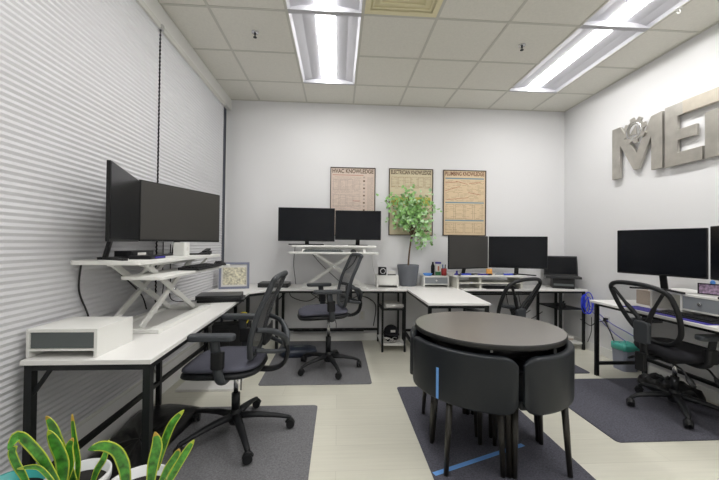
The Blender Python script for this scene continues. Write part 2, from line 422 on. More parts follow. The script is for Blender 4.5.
b = B().prism([(.82, 3.04), (1.40, 3.04), (1.50, 4.45), (.82, 4.45)], ZT-TH, ZT); b.build('desktop', 'desk', t, bevel=.002)
b = B().box((1.505, 4.0, ZT-TH), (3.06, 4.475, ZT)); b.build('desktop', 'desk', t, bevel=.002)
legs(t, [(.84, 3.07), (1.375, 3.07), (1.475, 4.42), (1.53, 4.03), (.86, 4.42)], .03)
legs(t, [(2.725, 4.02), (3.02, 4.02), (2.70, 4.45), (2.95, 4.45)], .026)
rail(t, (.84, 3.07, ZR), (1.375, 3.07, ZR)); rail(t, (.84, 3.07, ZR), (.86, 4.42, ZR)); rail(t, (1.375, 3.07, ZR), (1.475, 4.42, ZR)); rail(t, (1.53, 4.03, ZR), (3.02, 4.03, ZR), h=.02)
rail(t, (.84, 3.07, .15), (.86, 4.42, .15)); rail(t, (.86, 4.42, .15), (1.475, 4.42, .15)); rail(t, (1.475, 4.42, .62), (2.70, 4.45, .62), h=.02)
B().prism([(2.70, 4.02), (3.03, 4.02), (2.96, 4.45), (2.69, 4.45)], .49, .502).build('shelf', 'black', t)
B().prism([(2.70, 4.02), (3.03, 4.02), (2.96, 4.45), (2.69, 4.45)], .07, .085).build('shelf', 'white', t)
t = thing('straight_desk', 'white topped desk with black frame along the right wall', 'desk', (0, 0, 0))
B().box((2.50, 1.25, ZT-TH), (3.08, 3.25, ZT)).build('desktop', 'desk', t, bevel=.002)
legs(t, [(2.56, 3.225), (3.06, 3.225), (2.56, 1.30), (3.06, 1.30)], .03)
rail(t, (2.56, 3.225, ZR), (3.06, 3.225, ZR)); rail(t, (2.56, 1.3, ZR), (2.56, 3.225, ZR)); rail(t, (3.06, 1.3, ZR), (3.06, 3.225, ZR))
rail(t, (2.56, 3.225, .12), (3.06, 3.225, .12)); rail(t, (3.06, 1.30, .16), (3.06, 3.225, .16))

# ------------------------------------------------------------------ monitors
def monitor(cx, cy, zb, w_, h, z0, th, scr, label, group='computer monitors', base='v', bo=.10, lean=0):
    """front faces local -Y; zb is the surface it stands on, z0 the bottom edge of the screen"""
    t = thing('computer_monitor', label, 'monitor', (cx, cy, zb), th, group)
    dz = z0-zb
    B().prism(rpoly(w_, h, .006, 3, 0, h/2+dz), 0, .018, T=lambda x, y, z: (x, z, y)).build('housing', 'bezel', t, bevel=.002)
    B().prism(rpoly(w_*.7, h*.6, .03, 3, 0, h/2+dz), .0185, .04, T=lambda x, y, z: (x, z, y)).build('rear_cover', 'bezel', t, bevel=.004)
    B().box((-w_/2+.006, -.0015, dz+.014), (w_/2-.006, 0, dz+h-.006)).build('screen', scr, t)
    zt = dz+h*.35
    B().beam((0, bo, .008), (0, .045, zt), .05, .018, upv=(0, 1, 0)).build('stand_neck', 'bezel', t, bevel=.004)
    b = B()
    if base == 'v':
        for s in (-1, 1): b.beam((0, bo+.01, .007), (s*w_*.30, bo-.14, .007), .028, .014)
        b.box((-.03, bo-.02, 0), (.03, bo+.03, .014))
    else:
        b.prism(rpoly(.24, .17, .03, 4, 0, bo-.03), 0, .010)
    b.build('stand_base', 'bezel', t, bevel=.002)
    return t
def mon2(p, q, z0, h, zb, scr, label, **k):
    p = Vector(p); q = Vector(q); c = (p+q)/2; d = q-p   # p is the left end as seen from the front
    return monitor(c.x, c.y, zb, d.length-.004, h, z0, math.atan2(d.y, d.x), scr, label, **k)
mon2((-1.130, 1.755), (-1.322, 2.345), 1.268, .405, 1.166, 'screen', 'black monitor seen at a sharp angle, nearest on the white stand by the blinds', bo=.10)
mon2((-1.330, 2.363), (-1.050, 3.08), 1.272, .415, 1.166, 'screen_matte', 'black monitor in front of the blinds, farther on the white stand', bo=.10)
mon2((-.725, 4.13), (-.045, 4.15), 1.295, .405, 1.25, 'screen', 'larger black monitor on the tall white stand at the back wall', bo=.11)
mon2((-.043, 4.155), (.522, 4.155), 1.318, .36, 1.25, 'screen', 'smaller black monitor beside it on the tall white stand, below the pink poster', base='p', bo=.10)
mon2((1.307, 3.97), (1.898, 4.215), .980, .405, .905, 'screen_matte', 'grey looking monitor turned right, just right of the potted tree', bo=.10)
mon2((1.902, 4.215), (2.53, 3.97), .990, .395, .905, 'screen', 'black monitor next to the open laptop at the back wall', bo=.10)
mon2((2.54, 2.96), (2.745, 2.37), 1.035, .385, .91, 'screen', 'black monitor on the right wall desk, fully in view', bo=.10)
mon2((2.75, 2.36), (2.60, 1.75), 1.035, .395, .91, 'screen', 'black monitor cut off by the right edge of the picture', bo=.10)

# ------------------------------------------------------------------ sit-stand converters
def converter(label, loc, rz, pw, pd, zp, tw, td, ty, ztr, bw, bd, by=0, px=0, tx=0):
    """local: front is -Y, base on z=0; pw/pd platform, tw/td tray with front edge at ty"""
    t = thing('desk_riser', label, 'desk riser', loc, rz, 'white standing desk risers')
    B().prism(rpoly(pw, pd, .03, 4, px, 0), zp-.024, zp).build('platform', 'white', t, bevel=.004)
    B().prism(rpoly(tw, td, .03, 4, tx, ty+td/2), ztr-.020, ztr).build('keyboard_tray', 'white', t, bevel=.004)
    for s in (-1, 1):
        B().beam((tx+s*tw*.36, ty+td-.02, ztr-.01), (tx+s*tw*.36, -pd/2+.06, zp-.03), .03, .012).build('tray_bracket', 'white', t)
        B().box((s*bw/2-.0, by-bd/2, 0), (s*bw/2-s*.06, by+bd/2, .024)).build('base_foot', 'white', t, bevel=.004)
    B().box((-bw/2+.062, by-bd/2, 0), (bw/2-.062, by-bd/2+.07, .024)).build('base_front', 'white', t, bevel=.003)
    B().box((-bw/2+.062, by+bd/2-.05, 0), (bw/2-.062, by+bd/2, .020)).build('base_rear', 'white', t, bevel=.003)
    for y in (by-bd*.16, by+bd*.36):
        for s in (-1, 1):
            o = B().beam((-s*(bw/2-.06), y+s*.011, .02), (s*(bw/2-.06), y+s*.011, zp-.03), .036, .018, upv=(0, 1, 0))
            # the broad face of each arm looks to the front
            o.build('scissor_arm', 'white', t, bevel=.003)
        B().cyl((0, y-.03, (zp-.01)/2), (0, y+.03, (zp-.01)/2), .011, n=12).build('pivot_bolt', 'chrome', t)
        B().beam((-bw/2+.05, y, zp-.035), (bw/2-.05, y, zp-.035), .03, .018).build('slide_rail', 'white', t)
    return t
# local -Y front -> world +X when rz = +90deg ; local +X -> world +Y
converter('white scissor desk riser carrying two monitors in front of the blinds', (-1.235, 2.43, ZT+.0005), PI/2, 1.27, .36, .426, 1.20, .24, -.265, .335, .80, .36, -.03, .08, .13)
converter('tall white scissor desk riser with two monitors against the back wall', (-.05, 4.22, ZT), 0, 1.0, .46, .51, .99, .24, -.50, .435, .78, .42, 0, 0)
t = thing('monitor_riser', 'low white two-step monitor riser right of the potted tree', 'desk riser', (1.86, 4.24, ZT))
B().prism(rpoly(.92, .40, .03), .141, .165).build('platform', 'white', t, bevel=.004)
for x in (-.40, -.12, .40): B().box((x-.012, -.17, .0), (x+.012, .17, .141)).build('support', 'cream', t)
B().box((-.385, -.185, .06), (.385, .15, .075)).build('lower_shelf', 'cream', t)

# ------------------------------------------------------------------ small equipment
def keyboard(loc, rz, label, w_=.44, d=.14, m='plastic'):
    t = thing('keyboard', label, 'keyboard', loc, rz, 'computer keyboards')
    B().prism([(-d/2, 0), (d/2, 0), (d/2, .020), (-d/2, .010)], -w_/2, w_/2, T=lambda x, y, z: (z, x, y)).build('body', m, t, bevel=.003)
    b = B(); nx = 15
    for i in range(nx):
        for j in range(5):
            cx = -w_/2+.02+(w_-.04)*(i+.5)/nx; cy = -d/2+.014+(d-.028)*(j+.5)/5; z = .010+.010*(cy+d/2)/d
            b.cbox((cx, cy, z+.0035), ((w_-.04)/nx*.82, (d-.028)/5*.82, .007))
    b.build('keys', m, t); return t
def mouse(loc, rz, label, m='plastic'):
    g = []; 
    for i in range(9):
        ph = PI/2*i/8; g.append([(.034*math.cos(2*PI*k/20)*math.cos(ph), .055*math.sin(2*PI*k/20)*math.cos(ph), .036*math.sin(ph)) for k in range(21)])
    t = thing('computer_mouse', label, 'mouse', loc, rz, 'computer mice')
    B().sheet(g).build('body', m, t); B().cyl((-.004, .03, .028), (.004, .03, .028), .007, n=12).build('scroll_wheel', 'bezel', t); return t
keyboard((-1.02, 2.62, 1.077), PI/2, 'black keyboard on the tray of the riser in front of the blinds', .46)
mouse((-1.01, 2.98, 1.077), PI/2, 'black mouse on the tray of the riser in front of the blinds')
t = keyboard((-.17, 3.845, 1.176), 0, 'slim grey keyboard on the tray of the back wall riser', .44, .13, 'drawer')
mouse((.17, 3.85, 1.176), 0, 'black mouse on the tray of the back wall riser')
keyboard((2.0, 4.09, ZT+.001), 0, 'black keyboard in front of the low riser on the back desk', .40, .13)
# the blue desk pad with its keyboard on the right wall desk
B_pad = B().prism(rpoly(.16, .72, .01), 0, .004).build('desk_pad', 'purple'); B_pad.location = (2.60, 2.54, ZT+.0005); tag(B_pad, 'long purple-blue desk pad under the keyboard on the right wall desk', 'desk pad')
keyboard((2.625, 2.40, ZT+.005), -PI/2, 'dark keyboard with pale key gaps on the purple-blue desk pad', .42, .11)

def closed_laptop(loc, rz, label, w_=.36, d=.25, h=.030):
    t = thing('closed_laptop', label, 'laptop', loc, rz, 'closed laptops')
    B().prism(rpoly(w_, d, .015), 0, h*.62).build('base', 'laptop', t, bevel=.003)
    B().prism(rpoly(w_, d, .015), h*.66, h).build('lid', 'laptop', t, bevel=.003); return t
closed_laptop((-1.08, 3.22, ZT+.022), math.radians(10), 'closed black laptop on the desk corner in front of the picture frame', .38, .27, .034)
o = B().prism(rpoly(.39, .29, .012), 0, .020).build('laptop_dock', 'plastic'); o.location = (-1.06, 3.215, ZT+.001); o.rotation_euler = (0, 0, math.radians(12)); tag(o, 'thin black dock under the closed laptop nearest the picture frame', 'laptop dock')
closed_laptop((-.77, 4.22, ZT+.001), 0, 'closed black laptop on the back desk beside the picture frame', .36, .25, .05)
B().prism(rpoly(.006, .003, .001), 0, .001)
# open laptop at right of the far desk
t = thing('open_laptop', 'open black laptop with a blank screen at the right end of the back desk', 'laptop', (2.86, 4.19, ZT+.125), math.radians(-26))
B().prism(rpoly(.39, .26, .012), 0, .026).build('base', 'laptop', t, bevel=.002)
B().box((-.165, -.06, .022), (.165, .09, .024)).build('keyboard', 'plastic', t)
b = B().beam((0, .118, .024), (0, .160, .275), .39, .012, upv=(0, 1, 0)); b.build('lid', 'laptop', t, bevel=.003)
b = B().beam((0, .1135, .042), (0, .1505, .262), .365, .002, upv=(0, 1, 0)); b.build('screen', 'screen', t)
t = thing('docking_station', 'black docking stand under the open laptop', 'dock', (2.86, 4.19, ZT+.0005), math.radians(-26))
B().prism([(-.11, 0), (.11, 0), (.11, .123), (-.11, .123), (-.12, .03)], -.12, .12, T=lambda x, y, z: (z, x, y)).build('body', 'plastic', t, bevel=.004)
B().box((-.11, -.124, .035), (.11, -.1165, .060)).build('port_strip', 'drawer', t)

def organizer(loc, rz, label, w_, d, h, dm='drawer', knob=False, slot=.030):
    t = thing('desk_organizer', label, 'desk organizer', loc, rz, 'white drawer boxes on desks')
    k = .014
    b = B().box((-w_/2, 0, 0), (-w_/2+k, d, h)).box((w_/2-k, 0, 0), (w_/2, d, h)).box((-w_/2+k, 0, h-k), (w_/2-k, d, h)).box((-w_/2+k, 0, slot), (w_/2-k, d, slot+.010)).box((-w_/2+k, d-.008, 0), (w_/2-k, d, h-k))
    b.build('shell', 'white', t)
    B().box((-w_/2+k+.003, .004, slot+.012), (w_/2-k-.003, .02, h-k-.003)).build('drawer', dm, t)
    if knob:
        kb = B().cyl((0, .004, (h+slot)/2), (0, -.008, (h+slot)/2), .012, n=16).build('knob', 'chrome', t.children[-1])
    return t
organizer((-1.243, 1.625, ZT+.001), 0, 'white storage box with a dark grey drawer on the near end of the left desk', .305, .27, .128)
organizer((.605, 4.12, ZT+.001), 0, 'plain white box at the foot of the potted tree, left side', .265, .22, .145, 'white')
organizer((1.23, 4.20, ZT+.001), 0, 'small white box with grey drawer and round knob right of the tree pot', .32, .22, .135, 'drawer_light', True, .03)
t = organizer((2.68, 2.37, ZT+.001), -PI/2, 'white drawer box with grey front on the right wall desk', .29, .33, .168, 'drawer_light', True, .045)
t2 = thing('monitor_shelf', 'white monitor shelf continuing past the right edge of the picture', 'desk riser', (2.87, 1.76, ZT+.001))
B().box((-.13, -.34, .15), (.17, .44, .169)).build('top', 'white', t2)
for y in (-.33, .42): B().box((-.125, y-.01, 0), (.165, y+.01, .15)).build('side', 'cream', t2)
t3 = thing('monitor_shelf', 'white shelf under the left end of the fully visible right wall monitor', 'desk riser', (2.89, 2.69, ZT+.001))
B().box((-.17, -.14, .15), (.17, .14, .169)).build('top', 'white', t3)
B().box((-.165, .11, 0), (.165, .13, .15)).build('side', 'cream', t3)

# items on the near riser
t = thing('usb_hub_box', 'flat black device with purple markings under the nearest monitor', 'electronics', (-1.15, 2.14, 1.167), math.radians(95))
B().prism(rpoly(.21, .12, .008), 0, .020).build('body', 'plastic', t, bevel=.002)
B().box((-.05, -.0625, .004), (.09, -.0602, .014)).build('label_strip', 'purple', t)
t = thing('media_box', 'black box with grey lid behind the flat device under the nearest monitor', 'electronics', (-1.29, 2.25, 1.167), math.radians(90))
B().prism(rpoly(.24, .11, .008), 0, .045).build('body', 'plastic', t, bevel=.002)
B().box((-.07, -.0575, .012), (.02, -.0552, .034)).build('panel', 'paper', t)
t = thing('paper_cup', 'small white square pot behind the second monitor stand by the blinds', 'container', (-1.20, 2.69, 1.167))
B().prism(rpoly(.09, .09, .01), 0, .10).build('body', 'white', t, bevel=.003)
B().prism(rpoly(.03, .03, .01), 0, .001, T=lambda x, y, z: (.0452+z, x, y+.05)).build('mark', 'paper', t)
t = thing('desk_phone', 'low black cradle at the far end of the riser by the blinds', 'electronics', (-1.15, 3.02, 1.167), PI/2)
B().prism([(-.08, 0), (.08, 0), (.08, .03), (.05, .03), (-.08, .008)], -.03, .03, T=lambda x, y, z: (x, z, y)).build('body', 'plastic', t, bevel=.002)
B().beam((-.02, 0, .02), (.085, 0, .045), .04, .012).build('handset', 'plastic', t, bevel=.003)
# picture frame on the corner
t = thing('picture_frame', 'slate blue picture frame standing in the desk corner by the window', 'picture frame', (-1.185, 3.98, ZT+.001), math.radians(14))
w_, h = .33, .30
b = B()
tl = lambda x, y, z: (x, z+y*.16, y)
b.prism([(-w_/2, 0), (w_/2, 0), (w_/2, .025), (-w_/2, .025)], 0, .018, T=tl).prism([(-w_/2, h-.025), (w_/2, h-.025), (w_/2, h), (-w_/2, h)], 0, .018, T=tl)
b.prism([(-w_/2, .025), (-w_/2+.025, .025), (-w_/2+.025, h-.025), (-w_/2, h-.025)], 0, .018, T=tl).prism([(w_/2-.025, .025), (w_/2, .025), (w_/2, h-.025), (w_/2-.025, h-.025)], 0, .018, T=tl)
b.build('frame', 'frame_blue', t)
B().prism([(-w_/2+.02, .02), (w_/2-.02, .02), (w_/2-.02, h-.02), (-w_/2+.02, h-.02)], .010, .015, T=tl).build('mat_board', 'paper', t)
B().prism([(-w_/2+.04, .045), (w_/2-.035, .045), (w_/2-.035, h-.06), (-w_/2+.04, h-.06)], .007, .0095, T=tl).build('picture', 'photo', t)
B().beam((0, .16, .003), (0, .055, .22), .05, .004, upv=(0, 1, 0)).build('easel_leg', 'frame_blue', t)
# on the white box by the tree
t = thing('desk_clock', 'black round-faced clock block on the plain white box beside the tree', 'clock', (.55, 4.20, ZT+.147))
B().prism(rpoly(.10, .10, .012, 4, 0, .05), 0, .05, T=lambda x, y, z: (x, z, y)).build('body', 'plastic', t, bevel=.003)
B().cyl((0.005, -.001, .05), (.005, -.003, .05), .036, n=24).build('face', 'chrome', t)
B().cyl((0.005, -.0035, .05), (.005, -.0045, .05), .026, n=24).build('dial', 'bezel', t)
t = thing('card_holder', 'small white card stand beside the clock on the plain white box', 'card holder', (.665, 4.20, ZT+.147))
B().box((-.05, -.02, 0), (.05, .02, .012)).build('base', 'plastic', t); B().box((-.045, -.003, .012), (.045, .003, .05)).build('card', 'paper', t)
# on the small drawer box right of the pot
t = thing('tape_dispenser', 'sky blue oval dish on the small grey drawer box', 'dish', (1.145, 4.30, ZT+.1365))
B().lathe([(0, 0), (.045, 0), (.062, .028), (.058, .028), (.042, .006), (0, .006)], n=28).build('bowl', 'blue_light', t)
t = thing('glue_bottle', 'white and dark bottle with a purple cap on the small grey drawer box', 'bottle', (1.285, 4.32, ZT+.1365))
B().prism(rpoly(.065, .045, .01), 0, .15).build('body', 'paper', t, bevel=.004); B().prism(rpoly(.066, .046, .01), .002, .05).build('lower_label', 'green', t)
B().prism(rpoly(.035, .047, .01), .06, .12).build('label', 'ink_red', t); B().prism(rpoly(.07, .05, .01), .15, .172).build('cap', 'purple', t, bevel=.003)
t = thing('pen_cup', 'dark red cup with pens beside the purple capped bottle', 'pen cup', (1.36, 4.31, ZT+.1365))
B().lathe([(0, 0), (.032, 0), (.036, .09), (.032, .09), (.029, .006), (0, .006)], n=24).build('cup', 'red', t)
for k, (a, m) in enumerate(((.4, 'bezel'), (1.8, 'blue'), (3.5, 'green'), (5., 'bezel'))):
    B().cyl((.012*math.cos(a), .012*math.sin(a), .008), (.026*math.cos(a), .026*math.sin(a), .14), .004, n=8).build('pen', m, t)
t = thing('dark_bottle', 'tall dark bottle at the left of the purple capped bottle', 'bottle', (1.225, 4.35, ZT+.1365))
B().lathe([(0, 0), (.024, 0), (.024, .12), (.012, .145), (.012, .17), (0, .17)], n=20).build('body', 'bezel', t)
# on the low riser
for k, (x, y, m, a, lab) in enumerate(((1.58, 4.065, 'blue', .1, 'blue marker lying nearest the left end of the low riser'), (1.79, 4.062, 'purple', -.05, 'purple marker lying in the middle of the low riser'), (2.12, 4.085, 'blue', .12, 'blue marker lying toward the right end of the low riser'))):
    t = thing('marker_pen', lab, 'pen', (x, y, ZT+.1755), a, 'markers on the low riser')
    B().cyl((-.085, 0, 0), (.04, 0, 0), .009, n=12).build('barrel', m, t); B().cyl((.041, 0, 0), (.085, 0, 0), .010, n=12).build('cap', 'bezel', t)
t = thing('sticky_note_stack', 'orange sticky note block standing on the low riser between the monitors', 'sticky notes', (1.87, 4.12, ZT+.166))
B().box((-.035, -.012, 0), (.035, .012, .075)).build('pad', 'orange', t, bevel=.004); B().box((-.03, -.03, 0), (.03, -.013, .02)).build('holder', 'orange', t)
t = thing('glasses_case', 'grey-green oval case lying on the low riser', 'case', (2.02, 4.14, ZT+.166), .1)
g = [[(.07*math.cos(2*PI*k/20)*math.cos(PI/2*i/6), .03*math.sin(2*PI*k/20)*math.cos(PI/2*i/6), .03*math.sin(PI/2*i/6)) for k in range(21)] for i in range(7)]
B().sheet(g).build('case_body', 'drawer_light', t)
o = B().lathe([(0, 0), (.035, 0), (.030, .012), (.012, .02), (.01, .05), (0, .05)], n=20).build('stamp', 'purple'); o.location = (1.445, 4.075, ZT+.166); tag(o, 'small purple stamp at the left end of the low riser', 'stamp')
# right desk
t = thing('photo_block', 'small dark framed colour photo standing on the white shelf at the right edge', 'picture frame', (2.84, 2.42, .911), math.radians(-66))
B().box((-.085, 0, 0), (.085, .014, .085)).build('frame', 'bezel', t, bevel=.002); B().box((-.075, -.002, .008), (.075, 0, .077)).build('picture', 'photo_multi', t)
B().box((.05, -.0035, .006), (.066, -.002, .079)).build('ribbon', 'blue', t)
t = thing('webcam', 'small sky blue clip on top of the framed photo at the right edge', 'clip', (2.843, 2.42, .9965), math.radians(-66))
B().lathe([(0, 0), (.014, 0), (.016, .012), (.008, .026), (0, .028)], n=14).build('body', 'blue_light', t)
B().box((-.004, -.006, .0), (.004, .03, .006)).build('arm', 'blue', t)
o = B().box((-.07, -.08, 0), (.07, .08, .13)).build('cardboard_box', 'cardboard', bevel=.002); o.location = (2.88, 2.97, ZT+.001); tag(o, 'small tan box on the right wall desk seen through the chair mesh', 'box')

# ------------------------------------------------------------------ swivel chairs
def chair_base(t, R, m, phase, lift=0):
    zs = .058
    b = B().lathe([(0, .075), (.040, .075), (.045, .10), (.034, .15), (.026, .17), (0, .17)], n=20)
    for k in range(5):
        a = phase+2*PI*k/5; c, s_ = math.cos(a), math.sin(a)
        b.tube([(c*.02, s_*.02, .125), (c*.14, s_*.14, .118), (c*.26, s_*.26, .098), (c*(R-.01), s_*(R-.01), .080), (c*R, s_*R, .072)], [.030, .026, .020, .017, .014], 10, ell=(1, .72))
    base = b.build('star_base', m, t)
    for k in range(5):
        a = phase+2*PI*k/5; c, s_ = math.cos(a), math.sin(a); x, y = c*R, s_*R
        a2 = a+.9*((k*37) % 5-2); ca, sa = math.cos(a2), math.sin(a2)
        b = B()
        for q in (-1, 1):
            ox, oy = -sa*.014*q, ca*.014*q
            b.cyl((x+ox-sa*.009, y+oy+ca*.009, .0285+.0075), (x+ox+sa*.009, y+oy-ca*.009, .0285+.0075), .0275, n=20)
        b.tube([(x, y, .085), (x, y, .05)], .008, 8)
        b.tube(smooth([(x+ca*.026, y+sa*.026, .040), (x+ca*.012, y+sa*.012, .064), (x-ca*.012, y-sa*.012, .066), (x-ca*.030, y-sa*.030, .046)]), .011, 8, ell=(1.5, .6))
        b.build('caster', 'plastic', t)
    B().cyl((0, 0, .165), (0, 0, .27+lift*.5), .027, n=20).build('column_cover', m, t)
    B().cyl((0, 0, .27+lift*.5), (0, 0, .42+lift), .015, n=16).build('gas_column', 'chrome', t)
def cushion(w_, d, z0, z1, nose=.02, crown=.0, n=24, pw=3.2):
    """superellipse cushion with soft edges; front is +Y and dips"""
    b = B(); rows = []
    prof = [(0, z0), (.90, z0), (.975, z0+(z1-z0)*.25), (1, z0+(z1-z0)*.5), (.985, z0+(z1-z0)*.8), (.93, z1), (.6, z1+crown), (0, z1+crown)]
    for r, z in prof:
        row = []
        for k in range(n*2+1):
            a = 2*PI*k/(n*2); c, s_ = math.cos(a), math.sin(a)
            x = math.copysign(abs(c)**(2/pw), c)*w_/2*r; y = math.copysign(abs(s_)**(2/pw), s_)*d/2*r
            dz = -nose*max(0, y/(d/2))**3
            row.append((x, y, z+dz))
        rows.append(row)
    return b.sheet(rows)
def armrest(t, s, zt, zb, x, y, m):
    a = B()
    a.tube(smooth([(s*.12, y-.02, zb), (s*(x-.06), y-.02, zb), (s*(x-.005), y-.01, zb+.03), (s*x, y, zb+.12), (s*x, y+.015, zt-.03)]), [.020]*17+[.020]*8, 10, ell=(1.0, 1.35), upv=(0, 1, 0)) if False else a.tube(smooth([(s*.10, y-.02, zb), (s*(x-.05), y-.02, zb), (s*x, y-.015, zb+.04), (s*x, y, zb+.14), (s*x, y+.015, zt-.03)]), .019, 10, ell=(.9, 1.5), upv=(0, 1, .01))
    o = a.build('armrest', m, t)
    B().prism(rpoly(.085, .27, .038, 5, s*x, y+.03), zt-.034, zt).build('arm_pad', 'chair_frame', o, bevel=.008)
    B().prism(rpoly(.052, .075, .02, 4, s*x, y-.005), zt-.20, zt-.10).build('height_sleeve', 'plastic', o, bevel=.006)
    return o

def mesh_chair(label, loc, rz, lift, phase, top=1.05):
    """high mesh back with a rear hoop, front is +Y"""
    t = thing('office_chair', label, 'office chair', loc, rz, 'mesh back office chairs')
    L = lift
    chair_base(t, .335+.02*(L == 0)-.02*(L > 0), 'chair_black', phase, L)
    B().prism(rpoly(.17, .24, .03, 4, 0, -.02), .415+L, .452+L).build('tilt_mechanism', 'plastic', t, bevel=.006)
    B().cyl((.03, .12, .43+L), (.30, .10, .425+L), .007, n=8).build('lever', 'plastic', t)
    B().tube([(-.06, -.05, .42+L), (-.10, -.06, .37+L), (-.10, -.06, .33+L)], [.004, .004, .004], 8).build('knob_stem', 'cable', t)
    s1 = cushion(.50, .50, .440+L, .480+L, .03).build('seat_pan', 'chair_black', t); s1.location = (0, .06, 0)
    s2 = cushion(.485, .49, .480+L, .512+L, .03, .004).build('seat', 'seat_navy', t); s2.location = (0, .06, 0)
    for s in (-1, 1): armrest(t, s, .730+L, .435+L, .285, .03, 'chair_frame')
    # back: side curve (y, z) and half width
    pr = [(-.135, .540, .12), (-.150, .58, .185), (-.160, .66, .215), (-.180, .74, .225), (-.212, .84, .226), (-.252, .93, .224), (-.290, top-.03, .215), (-.305, top, .185)]
    pr = [(y, z+L, w_) for y, z, w_ in pr]
    left = [(-w_, y+.02*(w_/.22), z) for y, z, w_ in pr]; right = [(w_, y+.02*(w_/.22), z) for y, z, w_ in pr][::-1]
    loop = smooth(left+right, 5, True)
    B().tube(loop, .0175, 10, True, ell=(1.0, .85)).build('back_frame', 'chair_frame', t)
    g = []
    sm = smooth([Vector(p) for p in pr], 4)
    for p in sm:
        y, z, w_ = p
        g.append([(w_*q/6, y+.02*(w_/.22)*(q/6)**2-.012*(1-(q/6)**2), z) for q in range(-6, 7)])
    B().sheet(g).build('back_mesh', 'mesh', t)
    # spine: from the mechanism, back and up, forking to the frame
    B().tube(smooth([(0, -.12, .432+L), (0, -.24, .430+L), (0, -.31, .465+L), (0, -.335, .54+L), (0, -.325, .60+L)]), .026, 10, ell=(1.6, .55)).build('spine', 'chair_black', t)
    for s in (-1, 1):
        B().tube(smooth([(0, -.325, .59+L), (s*.07, -.315, .66+L), (s*.15, -.26, .715+L), (s*.215, -.178, .735+L)]), [.022]*6+[.019]*6+[.016]*7, 10).build('back_arm', 'chair_frame', t)
        B().tube(smooth([(s*.01, -.322, .56+L), (s*.09, -.29, .57+L), (s*.175, -.165, .60+L)]), .014, 8).build('lumbar_strut', 'chair_frame', t)
    g = [[(.13*q/5, -.205-.01*(1-(q/5)**2), .62+L+.10*r/4) for q in range(-5, 6)] for r in range(5)]
    B().sheet(g).build('lumbar_pad', 'chair_black', t, solid=.012)
    return t
def yoke_chair(label, loc, rz, lift, phase, mesh='mesh_thin'):
    """rounded hoop back with a Y yoke and thin mesh, front is +Y"""
    t = thing('office_chair', label, 'office chair', loc, rz, 'yoke back office chairs'); L = lift
    chair_base(t, .30, 'chair_black', phase, L)
    B().prism(rpoly(.20, .24, .03, 4, 0, -.02), .405+L, .445+L).build('tilt_mechanism', 'plastic', t, bevel=.006)
    for k, (x, y, a) in enumerate(((.16, -.12, .25), (-.17, -.05, -.15), (.19, .06, .1))):
        s = math.copysign(1, x); lv = B().tube([(s*.06, y, .42+L), (x+s*.02, y-.02, .40+L), (x+s*.10, y-.04, .35+L)], .007, 8).build('lever', 'plastic', t)
        B().tube([(x+s*.07, y-.03, .365+L), (x+s*.10, y-.04, .345+L), (x+s*.135, y-.05, .32+L)], [.012, .024, .018], 10, ell=(1, .5)).build('paddle', 'plastic', lv)
    s2 = cushion(.50, .48, .445+L, .515+L, .03, .01).build('seat', 'seat_black', t); s2.location = (0, .04, 0)
    for s in (-1, 1): armrest(t, s, .665+L, .43+L, .27, -.01, 'chair_black')
    Y = -.225
    pts = [(-.245, .945), (-.26, .86), (-.245, .75), (-.20, .635), (-.11, .555), (0, .53), (.11, .555), (.20, .635), (.245, .75), (.26, .86), (.245, .945), (.15, .985), (0, .995), (-.15, .985)]
    cv = lambda x, z: -.15-.50*(z-.575)+.35*x*x
    B().tube(smooth([(x, cv(x, z), z+L) for x, z in pts], 5, True), .0175, 10, True).build('back_frame', 'chair_black', t)
    ctr = (0, cv(0, .80), .80+L); rim = smooth([(x*.98, cv(x, z)+.0, z+L) for x, z in pts], 5, True)
    rings = []
    for q in range(7):
        k = q/6; rings.append([(c.x*k, cv(c.x*k, ctr[2]-L+(c.z-ctr[2])*k), ctr[2]+(c.z-ctr[2])*k) for c in rim+[rim[0]]])
    B().sheet(rings).build('back_mesh', mesh, t)
    for s in (-1, 1):
        B().tube(smooth([(s*.02, -.255, .64+L), (s*.045, cv(.05, .72)-.035, .72+L), (s*.13, cv(.13, .83)-.02, .83+L), (s*.215, cv(.22, .935)-.004, .935+L)]), [.022]*6+[.017]*6+[.012]*7, 10).build('yoke_arm', 'chair_black', t)
    B().prism(rpoly(.13, .17, .025, 4, 0, .655), 0, .035, T=lambda x, y, z: (x, -.285+z, y-.035+L)).build('lumbar_block', 'chair_frame', t, bevel=.01)
    B().tube(smooth([(0, -.12, .425+L), (0, -.23, .425+L), (0, -.255, .47+L), (0, -.255, .60+L)]), .022, 10, ell=(1.5, .6)).build('spine', 'chair_black', t)
    B().prism(rpoly(.075, .14, .008, 3, 0, .395), 0, .03, T=lambda x, y, z: (x, -.295+z, y+L)).build('height_bracket', 'plastic', t, bevel=.004)
    return t
mesh_chair('charcoal mesh office chair nearest the viewer at the left desk', (-.665, 2.31, .0065), PI/2, 0, math.radians(-153), 1.05)
mesh_chair('charcoal mesh office chair raised high at the back desk', (-.09, 3.48, .0065), math.radians(101), .10, math.radians(-99), 1.05)
yoke_chair('black office chair with thin mesh hoop back at the right wall desk', (2.61, 2.49, .0065), -PI/2, -.01, math.radians(255))
yoke_chair('black office chair partly hidden behind the round table', (1.635, 3.42, .0065), math.radians(28), -.045, 0)

